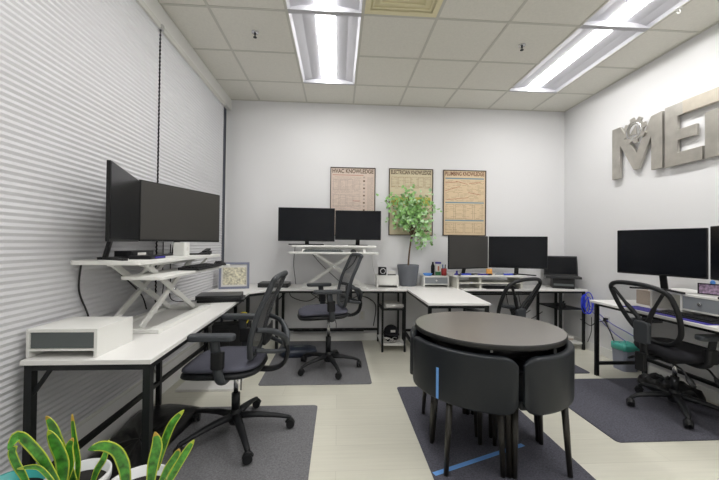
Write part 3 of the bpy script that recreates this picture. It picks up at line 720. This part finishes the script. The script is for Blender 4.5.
# ------------------------------------------------------------------ round table and nesting stools
TC = (.965, 2.165)
t = thing('round_table', 'dark round table with a satin top in the middle of the room', 'table', (*TC, 0.007))
B().lathe([(0, .714), (.450, .714), (.455, .718), (.455, .742), (.450, .745)], n=96).build('table_edge', 'table_edge', t)
B().lathe([(.4505, .7452), (.30, .7452), (.1, .7452), (0.0001, .7452)], n=96).build('tabletop', 'table', t)
B().lathe([(0, .655), (.36, .655), (.36, .713), (0, .713)], n=64).build('apron', 'table_edge', t)
for k in range(4):
    a = -PI/2-.05+k*PI/2; B().tube([(.30*math.cos(a), .30*math.sin(a), .66), (.345*math.cos(a), .345*math.sin(a), 0.0)], [.022, .016], 14).build('leg', 'leg_wood', t)
B().box((-.37, -.373, .69), (-.355, -.368, .71))
def stool(label, ang, tape=False):
    t = thing('nesting_chair', label, 'chair', (*TC, 0.007), ang, 'nesting chairs tucked under the round table')
    # local: the back arc is centred on direction -Y-X (225 degrees)
    a0, a1 = math.radians(182.2), math.radians(268.2); R = .465; th = .045; z0, z1 = .392, .690; n = 28
    b = B(); rows = []
    def rr(k, r, z): a = a0+(a1-a0)*k/n; return (r*math.cos(a), r*math.sin(a), z)
    sec = []
    for (dr, dz, s0) in ((th/2, th/2, 0),):
        pass
    # rounded-rectangle section swept along the arc, pinched at the two ends
    rp = rpoly(th, z1-z0, .016, 4)
    for k in range(n+1):
        e = min(k, n-k); f = {0: .72, 1: .90, 2: .975}.get(e, 1.0); ft = {0: .45, 1: .85}.get(e, 1.0)
        rows.append([rr(k, R+x*ft, (z0+z1)/2+y*f) for x, y in rp+[rp[0]]])
    b.sheet(rows); b.f.append(list(range(len(rp)+1))[:-1]); b.m.append(0); b.s.append(False)
    b.f.append([n*(len(rp)+1)+i for i in range(len(rp))][::-1]); b.m.append(0); b.s.append(False)
    b.build('backrest', 'leather', t)
    # quarter-round seat cushion
    pl = [(-.035, -.035)]+[((R-.035)*math.cos(a0+(a1-a0)*k/14), (R-.035)*math.sin(a0+(a1-a0)*k/14)) for k in range(15)]
    B().prism(pl, .395, .445).build('seat', 'leather', t, bevel=.012)
    for (x, y) in ((-.345, -.335), (-.035, -.345), (-.355, -.025), (-.05, -.04)):
        cx = x*.9-.012; cy = y*.9-.012
        B().tube([(cx, cy, .396), (x, y, 0)], [.019, .0135], 12).build('leg', 'leg_wood', t)
    if tape:
        q = B(); aa = math.radians(217.5); rr_ = R+th/2+.0015; da = .018
        q.add([(rr_*math.cos(aa-da), rr_*math.sin(aa-da), .402), (rr_*math.cos(aa+da), rr_*math.sin(aa+da), .402), (rr_*math.cos(aa+da), rr_*math.sin(aa+da), .575), (rr_*math.cos(aa-da), rr_*math.sin(aa-da), .575)], [(0, 1, 2, 3)])
        q.build('blue_strip', 'tape', t, label='blue tape strip', solid=.001)
    return t
s0 = stool('black curved nesting chair with blue tape on its back, front left of the round table', -.05, True)
s1 = stool('black curved nesting chair at the front right of the round table', PI/2-.05)
s2 = copy_tree(s1, rz=PI-.05, label='black curved nesting chair at the far right of the round table, mostly hidden')
s3 = copy_tree(s1, rz=1.5*PI-.05, label='black curved nesting chair at the far left of the round table, mostly hidden')
p, q = P(434, 474, 2, .0085), P(523, 444.5, 2, .0085)
o = B().beam((p.x, p.y, .0078), (q.x, q.y, .0078), .030, .001).build('blue_strip', 'tape'); tag(o, 'long blue strip lying across the mat under the round table', 'tape')  # flat blue strip laid across the mat, same material as on the chair back
o = B().box((-.006, -.003, 0), (.006, .003, .03)).build('white_tag', 'paper'); o.location = (TC[0]-.13, TC[1]-.335-.028, .007+.683-.0); o.parent = None; tag(o, 'small white tag hanging under the rim of the round table', 'tag')

# ------------------------------------------------------------------ posters
def poster(x0, x1, z0, z1, m, title, label, kind):
    w_ = x1-x0; h = z1-z0; t = thing('wall_poster', label, 'poster', ((x0+x1)/2, YB-.001, z0), 0, 'trade knowledge posters')
    b = B(); k = .011
    b.box((-w_/2, -.018, 0), (w_/2, 0, k)).box((-w_/2, -.018, h-k), (w_/2, 0, h)).box((-w_/2, -.018, k), (-w_/2+k, 0, h-k)).box((w_/2-k, -.018, k), (w_/2, 0, h-k))
    b.build('frame', 'poster_frame', t)
    B().box((-w_/2+k, -.010, k), (w_/2-k, -.004, h-k)).build('sheet', m, t)
    R = Matrix.Rotation(PI/2, 4, 'X')
    tb = {'hvac': 'ink_tan', 'elec': 'ink_tan', 'plumb': None}[kind]
    text('title', title, .074, 'ink_rust' if kind == 'plumb' else 'ink_dark', t, Matrix.Translation((0, -.0112, h-.052)) @ R, .0004, w_*.91)
    pr = B(); zf = -.0106
    def r_(xa, xb, za, zb, mi=0, d=0): pr.box((xa, zf-.0003-d, za), (xb, -.0098, zb), mi)
    rnd = random.Random(len(title)); X0, X1 = -w_/2+.03, w_/2-.03
    def lines(xa, xb, za, zb, mi, st=.014, dens=.8):
        z = zb
        while z > za:
            x = xa
            while x < xb-.01:
                l = rnd.uniform(.015, .07)
                if rnd.random() < dens: r_(x, min(xb, x+l), z-.0042, z, mi)
                x += l+rnd.uniform(.004, .012)
            z -= st
    def outline(xa, xb, za, zb, mi, w2=.004):
        r_(xa, xb, za, za+w2, mi); r_(xa, xb, zb-w2, zb, mi); r_(xa, xa+w2, za, zb, mi); r_(xb-w2, xb, za, zb, mi)
    if kind == 'hvac':
        mats = ['ink_pink', 'ink_red', 'ink_dark']
        r_(X0, .14, h-.105, h-.098, 1); lines(X0, .11, .04, h-.125, 0, .016, .7); lines(.19, X1, .04, h-.115, 0, .012, .85)
        for k_ in range(16): r_(.135, .16, h-.14-k_*.048, h-.118-k_*.048, 2 if k_ % 2 else 0)
        for k_ in range(4): outline(X0+.01+.09*k_, X0+.085+.09*k_, h-.30, h-.16, 0); outline(X0+.01+.09*k_, X0+.085+.09*k_, h-.52, h-.36, 0)
        r_(.0, .10, h-.445, h-.438, 1); r_(X0, X1, .40, .403, 0)
    elif kind == 'elec':
        mats = ['ink_tan', 'ink_olive', 'ink_dark']
        lines(X0, X1, .62, h-.12, 0, .020, .55)
        for k_ in range(6): outline(X0+.005+.09*k_, X0+.082+.09*k_, h-.24, h-.11, 0)
        r_(X0, X1, h-.25, h-.247, 0); r_(X0, X1, h-.35, h-.347, 0)
        r_(X0, X1, h-.49, h-.38, 1); lines(X0+.02, X1-.02, h-.46, h-.41, 2, .02, .3)
        for k_ in range(7): r_(X0+.04, X0+.07, .08+k_*.055, .105+k_*.055, 2 if k_ % 2 else 1)
        lines(X0+.10, X1, .05, .38, 0, .018, .7); r_(X0+.35, X1, .05, .075, 2)
    else:
        mats = ['ink_tan', 'ink_blue', 'ink_red', 'ink_dark']
        for z in (h-.115, h-.44, h-.68): r_(X0, X1, z-.006, z+.010, 1)
        lines(X0, X1, h-.42, h-.14, 0, .016, .6); lines(X0, X1, h-.66, h-.47, 0, .022, .5); lines(X0, X1, .04, h-.71, 0, .022, .5)
        for k_ in range(4): outline(X0+.01+.13*k_, X0+.12+.13*k_, h-.66, h-.46, 0); outline(X0+.01+.13*k_, X0+.12+.13*k_, .04, h-.71, 0)
        for (xa, za, xb, zb) in ((X0, h-.17, -.10, h-.16), (-.12, h-.15, .04, h-.19), (X0+.02, h-.40, .05, h-.37), (.06, h-.18, .22, h-.16), (X0, h-.28, X0+.20, h-.22), (.05, h-.30, .22, h-.33)):
            pr.beam((xa, zf-.0003, za), (xb, zf-.0003, zb), .006, .0014, 2, upv=(0, 1, 0))
    pr.build('printed_diagrams', mats, t)
    return t
poster(-.116, .48, 1.375, 2.279, 'pink_paper', 'HVAC KNOWLEDGE', 'framed pinkish poster titled HVAC KNOWLEDGE above the back monitors', 'hvac')
poster(.661, 1.256, 1.390, 2.281, 'yellow_paper', 'ELECTRICIAN KNOWLEDGE', 'framed yellowish poster titled ELECTRICIAN KNOWLEDGE behind the potted tree', 'elec')
poster(1.395, 1.985, 1.395, 2.279, 'tan_paper', 'PLUMBING KNOWLEDGE', 'framed tan poster titled PLUMBING KNOWLEDGE with blue bands, rightmost of the three', 'plumb')

# ------------------------------------------------------------------ metal letters on the right wall (s runs from the far side to the near side)
def letter(name, label, polys, m='steel', d=.028, off=.022):
    t = thing(name, label, 'wall letter', (XR-off-d, 0, 0), 0, 'brushed metal wall letters')
    for i, pl in enumerate(polys):
        B().prism(pl, 0, d, T=lambda x, y, z: (z, 3.62-x, y)).build('letter_face' if i == 0 else 'letter_piece', m, t, bevel=.002)
    c = polys[0][0]
    b = B()
    for pl in polys[:1]:
        for (x, y) in (pl[0], pl[2]): b.cyl((d, 3.62-x-.03 if x < .3 else 3.62-x+.03, y+.03 if y < 2.3 else y-.03), (d+off, 3.62-x-.03 if x < .3 else 3.62-x+.03, y+.03 if y < 2.3 else y-.03), .006, n=8)
    return t
zb, zt = 2.015, 2.575
letter('wall_letter', 'large brushed metal letter M with the gear on it', [[(0, zb), (.105, zb), (.105, 2.37), (.275, 2.07), (.34, 2.07), (.475, 2.36), (.475, zb+.01), (.59, zb+.01), (.59, zt-.01), (.475, zt-.02), (.31, 2.24), (.11, zt), (0, zt)]])
letter('wall_letter', 'large brushed metal letter E between the M and the P', [[(.615, zb), (.945, zb), (.945, zb+.115), (.735, zb+.115), (.735, 2.24), (.90, 2.24), (.90, 2.335), (.735, 2.335), (.735, 2.46), (.79, 2.46), (.79, zt), (.615, zt)]])
letter('wall_letter', 'brushed metal letter P cut off by the right edge of the picture', [[(.965, zb), (1.07, zb), (1.07, 2.18), (1.25, 2.18), (1.32, 2.22), (1.32, 2.36), (1.25, 2.40), (.965, 2.40)], [(1.0701, 2.25), (1.07, 2.25), (1.07, 2.2501)]][:1])
t = thing('letter_bar', 'beige metal bar running from the top of the E over the P', 'wall letter', (XR-.065, 0, 0))
B().prism([(.795, 2.46), (1.45, 2.44), (1.45, 2.555), (.795, 2.572)], 0, .043, T=lambda x, y, z: (z, 3.62-x, y)).build('bar', 'letter_beige', t, bevel=.002)
t = thing('gear_emblem', 'brushed metal gear with a small triangle, mounted at the top of the M', 'emblem', (XR-.068, 3.62-.30, 2.47))
pl = []
for k in range(8):
    a = 2*PI*k/8+.2
    for da, r in ((-.24, .108), (-.17, .138), (.17, .138), (.24, .108)): pl.append((r*math.cos(a+da), r*math.sin(a+da)))
n = len(pl); inn = [(.068*math.cos(2*PI*k/n+.2-.24), .068*math.sin(2*PI*k/n+.2-.24)) for k in range(n)]
vs = []
for z in (0, .016):
    vs += [(z, -x, y) for x, y in pl]; vs += [(z, -x, y) for x, y in inn]
fs = []
for k in range(n):
    l = (k+1) % n
    fs += [(k, l, n+l, n+k), (2*n+k, 3*n+k, 3*n+l, 2*n+l), (k, 2*n+k, 2*n+l, l), (n+k, n+l, 3*n+l, 3*n+k)]
B().add(vs, fs).build('gear_ring', 'steel', t)
B().lathe([(.080, -.003), (.088, -.003), (.088, .0), (.080, .0)], n=40).add([], []).build('inner_ring', 'chrome', t).matrix_local = Matrix.Translation((0, 0, 0)) @ Matrix.Rotation(-PI/2, 4, 'Y') @ Matrix.Scale(-1, 4, (0, 0, 1))
B().prism([(-.055, -.035), (.03, -.045), (.015, .05)], 0.002, .014, T=lambda x, y, z: (z, -x, y)).build('triangle', 'steel', t)

# ------------------------------------------------------------------ potted tree on the back desk
t = thing('potted_tree', 'small leafy tree in a dark grey pot on the back desk', 'potted plant', (.90, 4.345, ZT+.001))
B().lathe([(0, 0), (.104, 0), (.110, .008), (.138, .245), (.140, .268), (.130, .268), (.126, .23), (0, .23)], n=40).build('pot', 'pot_grey', t)
B().lathe([(.0, .238), (.124, .236)], n=24).build('soil', 'soil', t)
tr = smooth([(0, 0, .21), (.012, 0, .40), (.03, 0, .56), (.045, -.01, .72)])
b = B().tube(tr, [.013-.006*i/len(tr) for i in range(len(tr))], 8)
rnd = random.Random(3); tips = []
heads = [(.0, .0, 1.12), (-.12, .03, 1.02), (-.20, -.04, 1.12), (.14, .0, 1.08), (.20, .04, .95), (.24, -.02, .80), (-.10, -.05, .90), (.08, -.07, .95), (.02, .06, 1.0), (-.16, .02, .84), (-.04, -.04, 1.25), (.27, .02, .62), (.17, -.04, .52), (.30, -.03, 1.02), (-.30, 0, 1.10), (.22, -.02, 1.18), (.0, -.09, .83)]
for hx, hy, hz in heads:
    s = Vector((.045, -.01, .66+rnd.uniform(-.06, .08))); e = Vector((hx, hy, hz)); mid = (s+e)/2+Vector((0, 0, .05))
    c = smooth([s, mid, e], 5); b.tube(c, [.0055-.0035*i/len(c) for i in range(len(c))], 6); tips.append((s, mid, e))
b.build('trunk', 'bark', t)
b = B()
def leaf_at(b, p, size, m):
    n = Vector((rnd.gauss(0, 1), rnd.gauss(0, 1)-.8, rnd.gauss(0, 1)+.5)).normalized(); a = n.orthogonal().normalized()
    a.rotate(Matrix.Rotation(rnd.uniform(0, 6.28), 3, n)); c = n.cross(a)
    b.add([p, p+a*size*.55+c*size*.45, p+a*size+c*size*.22+n*size*.1, p+a*size*.92+n*size*.06, p+a*size-c*size*.22+n*size*.1, p+a*size*.55-c*size*.45], [(0, 1, 2, 3), (0, 3, 4, 5)], m)
for i, (s, mid, e) in enumerate(tips):
    dens = 50 if i not in (14, 13, 15) else 22
    for k in range(dens):
        f = rnd.uniform(.45, 1.05); base = (mid.lerp(e, (f-.5)*2) if f > .5 else s.lerp(mid, f*2))
        p = base+Vector((rnd.gauss(0, .045), rnd.gauss(0, .025)-.03, rnd.gauss(0, .045)))
        m = 1 if rnd.random() < (.6 if e.x > .15 else .3) else 0
        leaf_at(b, p, rnd.uniform(.036, .060), m)
for k in range(16): leaf_at(b, Vector((.135+rnd.gauss(0, .015), -.05, .60+rnd.gauss(0, .045))), .03, 2)
b.build('foliage', ['leaf', 'leaf_pale', 'leaf_red'], t)

# ------------------------------------------------------------------ snake plants at the lower left
def planter(x, y, R, h, m, label):
    t = thing('potted_snake_plant', label, 'potted plant', (x, y, 0.0), 0, 'snake plants in the lower left corner')
    B().lathe([(0, 0), (R*.72, 0), (R*.76, .01), (R*.985, h-.03), (R*1.03, h-.028), (R*1.04, h), (R*.95, h), (R*.92, h-.04), (0, h-.04)], n=44).build('pot', m, t)
    B().lathe([(0, h-.030), (R*.93, h-.036)], n=30).build('soil', 'soil', t)
    return t
def leaf(t, px, yy, w_, tip='snake_tip', roll=0, dy=0, yb=0):
    """px: measured outline of the leaf's middle line, in the upright plane y = yy (world), leaning by dy at the tip"""
    n = len(px); pts = []
    for i, (u, v) in enumerate(px): pts.append(P(u, v, 1, yy+dy*i/(n-1)+yb*math.sin(PI*i/(n-1)))-Vector(t.location))
    pts = smooth(pts, 5); N = len(pts); vs = []; fs = []; ms = []
    for i, p in enumerate(pts):
        a = pts[min(i+1, N-1)]-pts[max(i-1, 0)]; a.normalize(); s = a.cross(Vector((math.sin(roll), 1*math.cos(roll), .15)))
        s = s.normalized(); nn = a.cross(s); f = i/(N-1)
        wd = w_*min(1, .62+f*1.2)*(1-max(0, (f-.55)/.45)**2.2)+.0012
        for k, q in enumerate((-1, -.80, 0, .80, 1)): vs.append(p+s*wd*q-nn*wd*.30*(1-abs(q)))
    for i in range(N-1):
        for k in range(4): fs.append((i*5+k, i*5+k+1, (i+1)*5+k+1, (i+1)*5+k)); ms.append(1 if k in (0, 3) else 0)
    for i in range(N-3, N-1):
        for k in range(4): ms[i*4+k] = 2
    b = B(); b.add(vs, fs, 0, True); b.m = ms
    b.build('leaf', ['snake', 'snake_edge', tip], t, solid=.0022)
t = planter(-.925, 1.29, .098, .428, 'pot_white', 'snake plant in a white pot, middle of the three plants')
leaf(t, [(74, 482), (66, 462), (57, 440), (52, 426), (46, 416)], 1.29, .020)
leaf(t, [(62, 484), (62, 462), (55, 444), (48, 430)], 1.26, .024, 'snake_edge')
leaf(t, [(76, 486), (78, 462), (74, 436), (72, 414)], 1.30, .0085)
leaf(t, [(58, 486), (44, 462), (31, 446), (18, 436), (8, 450)], 1.24, .021, 'snake', dy=-.05)
leaf(t, [(64, 484), (70, 465), (69, 448), (73, 438)], 1.27, .013)
leaf(t, [(56, 486), (46, 474), (36, 467), (17, 469)], 1.22, .009, 'snake_edge')
leaf(t, [(92, 484), (97, 470), (104, 458), (109, 440)], 1.30, .010, 'snake_edge')
t = planter(-.690, 1.245, .103, .425, 'pot_white', 'snake plant in a white pot, rightmost of the three plants')
leaf(t, [(150, 486), (153, 464), (157, 445), (155, 432)], 1.22, .018)
leaf(t, [(156, 470), (163, 446), (172, 424), (184, 410)], 1.27, .013, 'snake_edge')
leaf(t, [(160, 484), (168, 468), (176, 456), (179, 449)], 1.20, .011)
leaf(t, [(164, 490), (174, 472), (186, 452), (194, 440)], 1.18, .011, 'snake_edge')
leaf(t, [(126, 488), (124, 468), (117, 452), (103, 446), (88, 450)], 1.22, .022, 'snake', dy=-.04)
t = planter(-1.160, 1.30, .105, .392, 'teal', 'snake plant in a teal pot in the lower left corner')
leaf(t, [(28, 486), (22, 474), (16, 464), (12, 452), (17, 446)], 1.29, .016, 'snake_edge')

# ------------------------------------------------------------------ things on the floor
def lump(name, pts, z, m, label, cat, seed=1, sub=16):
    """soft lump: an outline on the floor pulled up into folds"""
    rnd = random.Random(seed); n = len(pts); c = Vector((sum(p[0] for p in pts)/n, sum(p[1] for p in pts)/n, 0))
    o2 = smooth([(x, y, 0) for x, y in pts], 5, True); rows = []
    for k, (r, zz) in enumerate(((.0, .0), (.93, 0), (1, .12), (.985, .35), (.90, .70), (.74, .93), (.5, 1), (.25, .97), (0, .95))):
        row = []
        for i, p in enumerate(o2):
            j = .88+.2*math.sin(i*1.7+k*1.3+seed)+.08*rnd.random()
            row.append((c.x+(p.x-c.x)*r, c.y+(p.y-c.y)*r, z*zz*(j if 3 <= k < 8 else 1)))
        rows.append(row+[row[0]])
    b = B().sheet(rows); o = b.build(name, m); tag(o, label, cat); return o
o = lump('black_heap', [(-1.40, 1.75), (-1.10, 1.72), (-1.06, 2.0), (-1.02, 2.3), (-1.03, 2.66), (-1.42, 2.67), (-1.42, 2.2)], .055, 'bag', 'black shiny bag lying on the floor under the left desk', 'bag', 2); o.location.z = .0075
o = B().box((-1.36, 2.98, 0), (-.86, 3.62, .022)).build('white_board', 'desk', bevel=.002); o.location.z = .001; tag(o, 'spare white board lying flat on the floor under the left desk', 'board')
t = thing('computer_tower', 'black computer lying under the far corner of the left desk', 'computer', (-1.16, 3.86, .001), .2)
B().box((-.20, -.09, 0), (.20, .09, .38)).build('case', 'plastic', t, bevel=.006); B().box((-.16, -.094, .05), (-.02, -.0905, .33)).build('front_grille', 'bezel', t)
o = B().tube(smooth([(-.955+.05*math.cos(a/3*PI), 3.55, .50+.06*math.sin(a/3*PI)) for a in range(6)], 5, True), .006, 8, True).build('yellow_cable', 'yellow'); tag(o, 'yellow cable loop hanging under the left desk', 'cable')
t = thing('foot_rest', 'dark navy foot rest on the floor at the left of the back chair', 'foot rest', (-.44, 3.92, .0075), .15)
o = cushion(.42, .26, 0.0, .07, 0, .02).build('pad', 'navy', t); B().prism(rpoly(.10, .05, .01), 0, .003).build('strap', 'drawer', t).location = (0, 0, .09)
# bin
t = thing('waste_bin', 'grey waste bin with a teal bag liner under the right wall desk', 'bin', (2.985, 3.37, .001))
B().add([], []).sheet([[(x*s_, y*s_, z) for x, y in rpoly(.18, .18, .03)+[rpoly(.18, .18, .03)[0]]] for s_, z in ((0, 0), (.86, 0), (1.0, .26), (.95, .26), (.83, .01), (0, .01))], sm=False).build('bucket', 'bin', t)
rows = []
for s_, z in ((.93, .20), (.97, .262), (1.03, .268), (1.045, .245), (1.035, .21)):
    rp = rpoly(.18, .18, .03); rows.append([(x*s_, y*s_, z+.006*math.sin(i*2.1)) for i, (x, y) in enumerate(rp+[rp[0]])])
B().sheet(rows).build('bag_liner', 'bin_bag', t, solid=.001)
B().sheet([[(x*s_, y*s_, z+.012*math.sin(i*1.9+s_*9)) for i, (x, y) in enumerate(rpoly(.18, .18, .03)+[rpoly(.18, .18, .03)[0]])] for s_, z in ((.93, .24), (.6, .265), (.3, .25), (0, .26))]).build('bag_fold', 'bin_bag', t)
o = lump('black_heap', [(2.76, 2.72), (3.0, 2.60), (3.03, 2.8), (3.0, 3.02), (2.82, 3.05), (2.76, 2.9)], .10, 'bag', 'low black heap on the floor behind the right desk chair', 'bag', 5); o.location.z = .0075  # low black lump of folds laid on the floor
# on the small desk shelves
t = thing('paper_stack', 'stack of papers on the upper shelf left of the potted tree', 'papers', (.66, 4.20, .505), .1)
for k in range(4):
    o = B().box((-.11, -.15, 0), (.11, .15, .010)).build('paper_sheets', 'paper', t); o.location = (rnd.uniform(-.01, .01), rnd.uniform(-.01, .01), k*.011); o.rotation_euler = (0, 0, rnd.uniform(-.12, .12))
t = thing('baseball_cap', 'black cap with a white patch on the lower shelf left of the potted tree', 'cap', (.665, 4.20, .0895))
g = [[(.095*math.cos(2*PI*k/24)*math.cos(PI/2*i/8), .10*math.sin(2*PI*k/24)*math.cos(PI/2*i/8), .085+.10*math.sin(PI/2*i/8)) for k in range(25)] for i in range(9)]
B().sheet(g).sheet([[(.095*math.cos(2*PI*k/24)*s_, .10*math.sin(2*PI*k/24)*s_, z) for k in range(25)] for s_, z in ((1, .085), (.9, .0))]).build('crown', 'seat_black', t)
B().prism([(.09*math.cos(a), -.06-.12*math.sin(a)) for a in [PI*k/10 for k in range(11)]], .085, .092).build('brim', 'seat_black', t)
B().box((-.02, -.106, .115), (.035, -.088, .14)).build('patch', 'paper', t)
t = thing('cable_box', 'white crumpled papers in front of the cap on the lower shelf', 'papers', (.66, 4.055, .0895))
rr2 = random.Random(5); b = B()
for k in range(16):
    x, y = rr2.uniform(-.10, .10), rr2.uniform(-.028, .03); z = .010+.045*rr2.random()
    b.tube(smooth([(x-.03, y, z), (x, y+rr2.uniform(-.01, .01), z+.015), (x+.03, y+rr2.uniform(-.012, .012), z+rr2.uniform(-.008, .01))], 4), .009, 6, ell=(1, .4))
b.box((-.11, -.035, 0), (.11, .035, .006)); b.build('crumpled_sheets', 'paper', t)
t = thing('book_stack', 'stack of papers on the lowest shelf at the right end of the back desk', 'papers', (2.83, 4.22, .086), 0)
for k in range(3):
    o = B().box((-.11, -.14, 0), (.11, .14, .018)).build('paper_bundle', ['paper', 'cardboard', 'paper'][k], t); o.location = (rnd.uniform(-.01, .01), 0, k*.019)
t = thing('cable_bundle', 'small bundle of black plugs on the shelf at the right end of the back desk', 'cable', (2.80, 4.14, .503))
b = B()
for k in range(5):
    a = k*1.3; b.tube(smooth([(.03*math.cos(a), .03*math.sin(a), .012), (.05*math.cos(a+1), .04*math.sin(a+1), .035+.01*k), (.03*math.cos(a+2.2), .03*math.sin(a+2.2), .02), (.055*math.cos(a+3.3), .04*math.sin(a+3.3), .012)], 5), .006, 7)
b.build('cords', 'cable', t); B().box((.02, -.02, 0), (.06, .02, .05)).build('plug', 'plastic', t)

# ------------------------------------------------------------------ cables and outlets
def cable(pts, m, label, r=.005, name='power_cable', group='loose cables'):
    o = B().tube(smooth(pts, 7), r, 7).build(name, m); return tag(o, label, 'cable', group)
yw = YB-.02
cable([(-1.42, 1.98, 1.15), (-1.415, 1.96, 1.0), (-1.41, 2.02, .86), (-1.41, 2.06, .75)], 'cable', 'black cable hanging down the left side of the riser by the blinds')
cable([(-1.415, 2.20, 1.13), (-1.415, 2.40, 1.0), (-1.415, 2.56, .88), (-1.412, 2.62, .77)], 'cable', 'black cable crossing diagonally behind the riser arms by the blinds')
cable([(-1.42, 2.86, 1.27), (-1.42, 2.86, 1.02), (-1.40, 2.83, .90), (-1.41, 2.80, .75)], 'cable', 'black cable dropping behind the keyboard tray by the blinds', .004)
cable([(-1.42, 2.98, 1.25), (-1.42, 2.99, .95), (-1.40, 2.98, .78), (-1.25, 3.10, .752)], 'cable', 'thin black cable running down to the closed laptop on the left desk', .004)
cable([(-.56, 4.46, 1.22), (-.575, 4.46, 1.0), (-.55, 4.45, .80), (-.54, 4.42, .748)], 'cable', 'black cable dropping at the left side of the back wall riser', .004)
cable([(-.40, 4.46, 1.22), (-.25, 4.46, 1.03), (-.05, 4.46, .84), (.05, 4.44, .75)], 'cable', 'black cable running diagonally down behind the back wall riser', .004)
cable([(.28, 4.46, 1.20), (.20, 4.46, 1.02), (.06, 4.46, .88), (.03, 4.45, .75)], 'cable', 'black cable curving down behind the back chair top', .006)
cable([(.44, 4.46, 1.20), (.46, 4.46, .95), (.52, 4.45, .79), (.50, 4.44, .745)], 'cable_white', 'grey cable hanging at the right side of the back wall riser', .004)
cable([(-.62, 4.46, .70), (-.60, 4.46, .58), (-.40, 4.46, .52), (-.25, 4.46, .60), (-.20, 4.46, .70)], 'cable', 'black cable looping under the left part of the back desk', .005)
cable([(-.45, 4.47, .70), (-.20, 4.47, .52), (.05, 4.47, .40), (.20, 4.47, .34)], 'cable', 'black cable running down under the back desk behind the chair seat', .005)
cable([(.22, 4.46, .68), (.30, 4.46, .60), (.42, 4.46, .55), (.50, 4.46, .45), (.47, 4.45, .20)], 'cable', 'black cable falling beside the small shelf under the back desk', .006)
cable([(.0, 4.47, .50), (.20, 4.47, .56), (.40, 4.47, .66), (.46, 4.47, .70)], 'cable', 'black cable rising to the desk beside the small shelf', .005)
t = thing('power_strip', 'long black power strip with bunched cords on the rail of the back desk', 'power strip', (-.08, 4.417, .16))
B().box((-.48, -.012, -.02), (.42, .008, .02)).build('body', 'plastic', t, bevel=.005)
for k in range(6): B().box((-.42+k*.14, -.035, -.012), (-.38+k*.14, -.012, .014)).build('plug', 'plastic', t)
for k, (x, z) in enumerate(((2.35, .30), (2.52, .28))):
    cable([(x-.1, 4.46, .70), (x-.05, 4.46, .45), (x+.05, 4.46, z), (x+.25, 4.46, z+.10)], 'cable', ('black cable hanging left of the far right shelf unit', 'black cable hanging behind the far right shelf unit')[k], .005)
cable([(2.70, 4.47, 1.05), (2.83, 4.47, .92), (2.92, 4.46, .80), (2.98, 4.44, .745)], 'cable', 'thin black cable behind the open laptop', .004)
# blue network cable: a coil hanging on the desk leg and runs to the right desk
co = [(3.035+.012*math.sin(k*1.9), 3.99-.004*k % 9, 0) for k in range(3)]
b = B()
for k in range(4):
    r1 = .060+.012*((k*3) % 4); c = Vector((2.99+.018*((k*2) % 4), 3.965-.008*(k % 2), .60-.014*k))
    b.tube([c+Vector((r1*math.cos(2*PI*q/20)*.62, -.014+.006*(k % 3)*math.sin(2*PI*q/20), r1*1.35*math.sin(2*PI*q/20))) for q in range(20)], .005, 7, True)
tg = b.build('blue_cable_coil', 'cable_blue'); tag(tg, 'coiled bright blue network cable hanging from the right end of the back desk', 'cable')
cable([(3.05, 3.97, .56), (3.075, 3.7, .42), (3.08, 3.45, .36), (3.075, 3.2, .31), (3.07, 2.9, .34)], 'cable_violet', 'violet blue cable sagging from the coil to the right wall desk, upper one', .005)
cable([(3.05, 3.97, .52), (3.078, 3.6, .30), (3.078, 3.25, .24), (3.07, 2.9, .30)], 'cable_violet', 'violet blue cable sagging from the coil to the right wall desk, lower one', .005)
op = P(607, 321, 0, XR-.004)
t = thing('wall_outlet', 'white wall outlet with black plugs on the right wall behind the bin', 'outlet', (XR-.001, op.y, op.z))
B().prism(rpoly(.075, .12, .006), 0, .006, T=lambda x, y, z: (-z, x, y)).build('cover_plate', 'outlet', t)
B().box((-.035, -.02, -.008), (-.006, .02, .035)).build('plug', 'plastic', t)
cable([(3.062, op.y, op.z+.005), (3.05, op.y+.12, op.z-.05), (3.05, 3.95, op.z-.10), (3.02, 4.08, op.z-.05)], 'cable', 'black cable running left from the wall outlet to the back desk leg', .005)
cable([(3.06, op.y-.01, op.z), (3.05, op.y-.10, op.z-.10), (3.045, op.y-.20, op.z-.22), (3.07, 3.30, .15)], 'cable', 'black cable running down from the wall outlet behind the bin', .007)
cable([(3.06, op.y+.20, .42), (3.06, op.y+.20, .25), (3.06, op.y+.26, .10)], 'cable', 'short black cable end hanging down near the far right corner', .004)
for x, z, lab in ((2.03, .33, 'white wall outlet under the far right part of the back desk'), (.32, .33, 'white wall outlet on the back wall behind the back chair')):
    t = thing('wall_outlet', lab, 'outlet', (x, YB-.001, z)); B().prism(rpoly(.075, .12, .006), 0, .006, T=lambda x, y, z: (x, -z, y)).build('cover_plate', 'outlet', t)
    for dz in (-.025, .025): B().prism(rpoly(.03, .032, .008), .006, .008, T=lambda x, y, z: (x, -z, y+dz)).build('socket', 'cream', t)
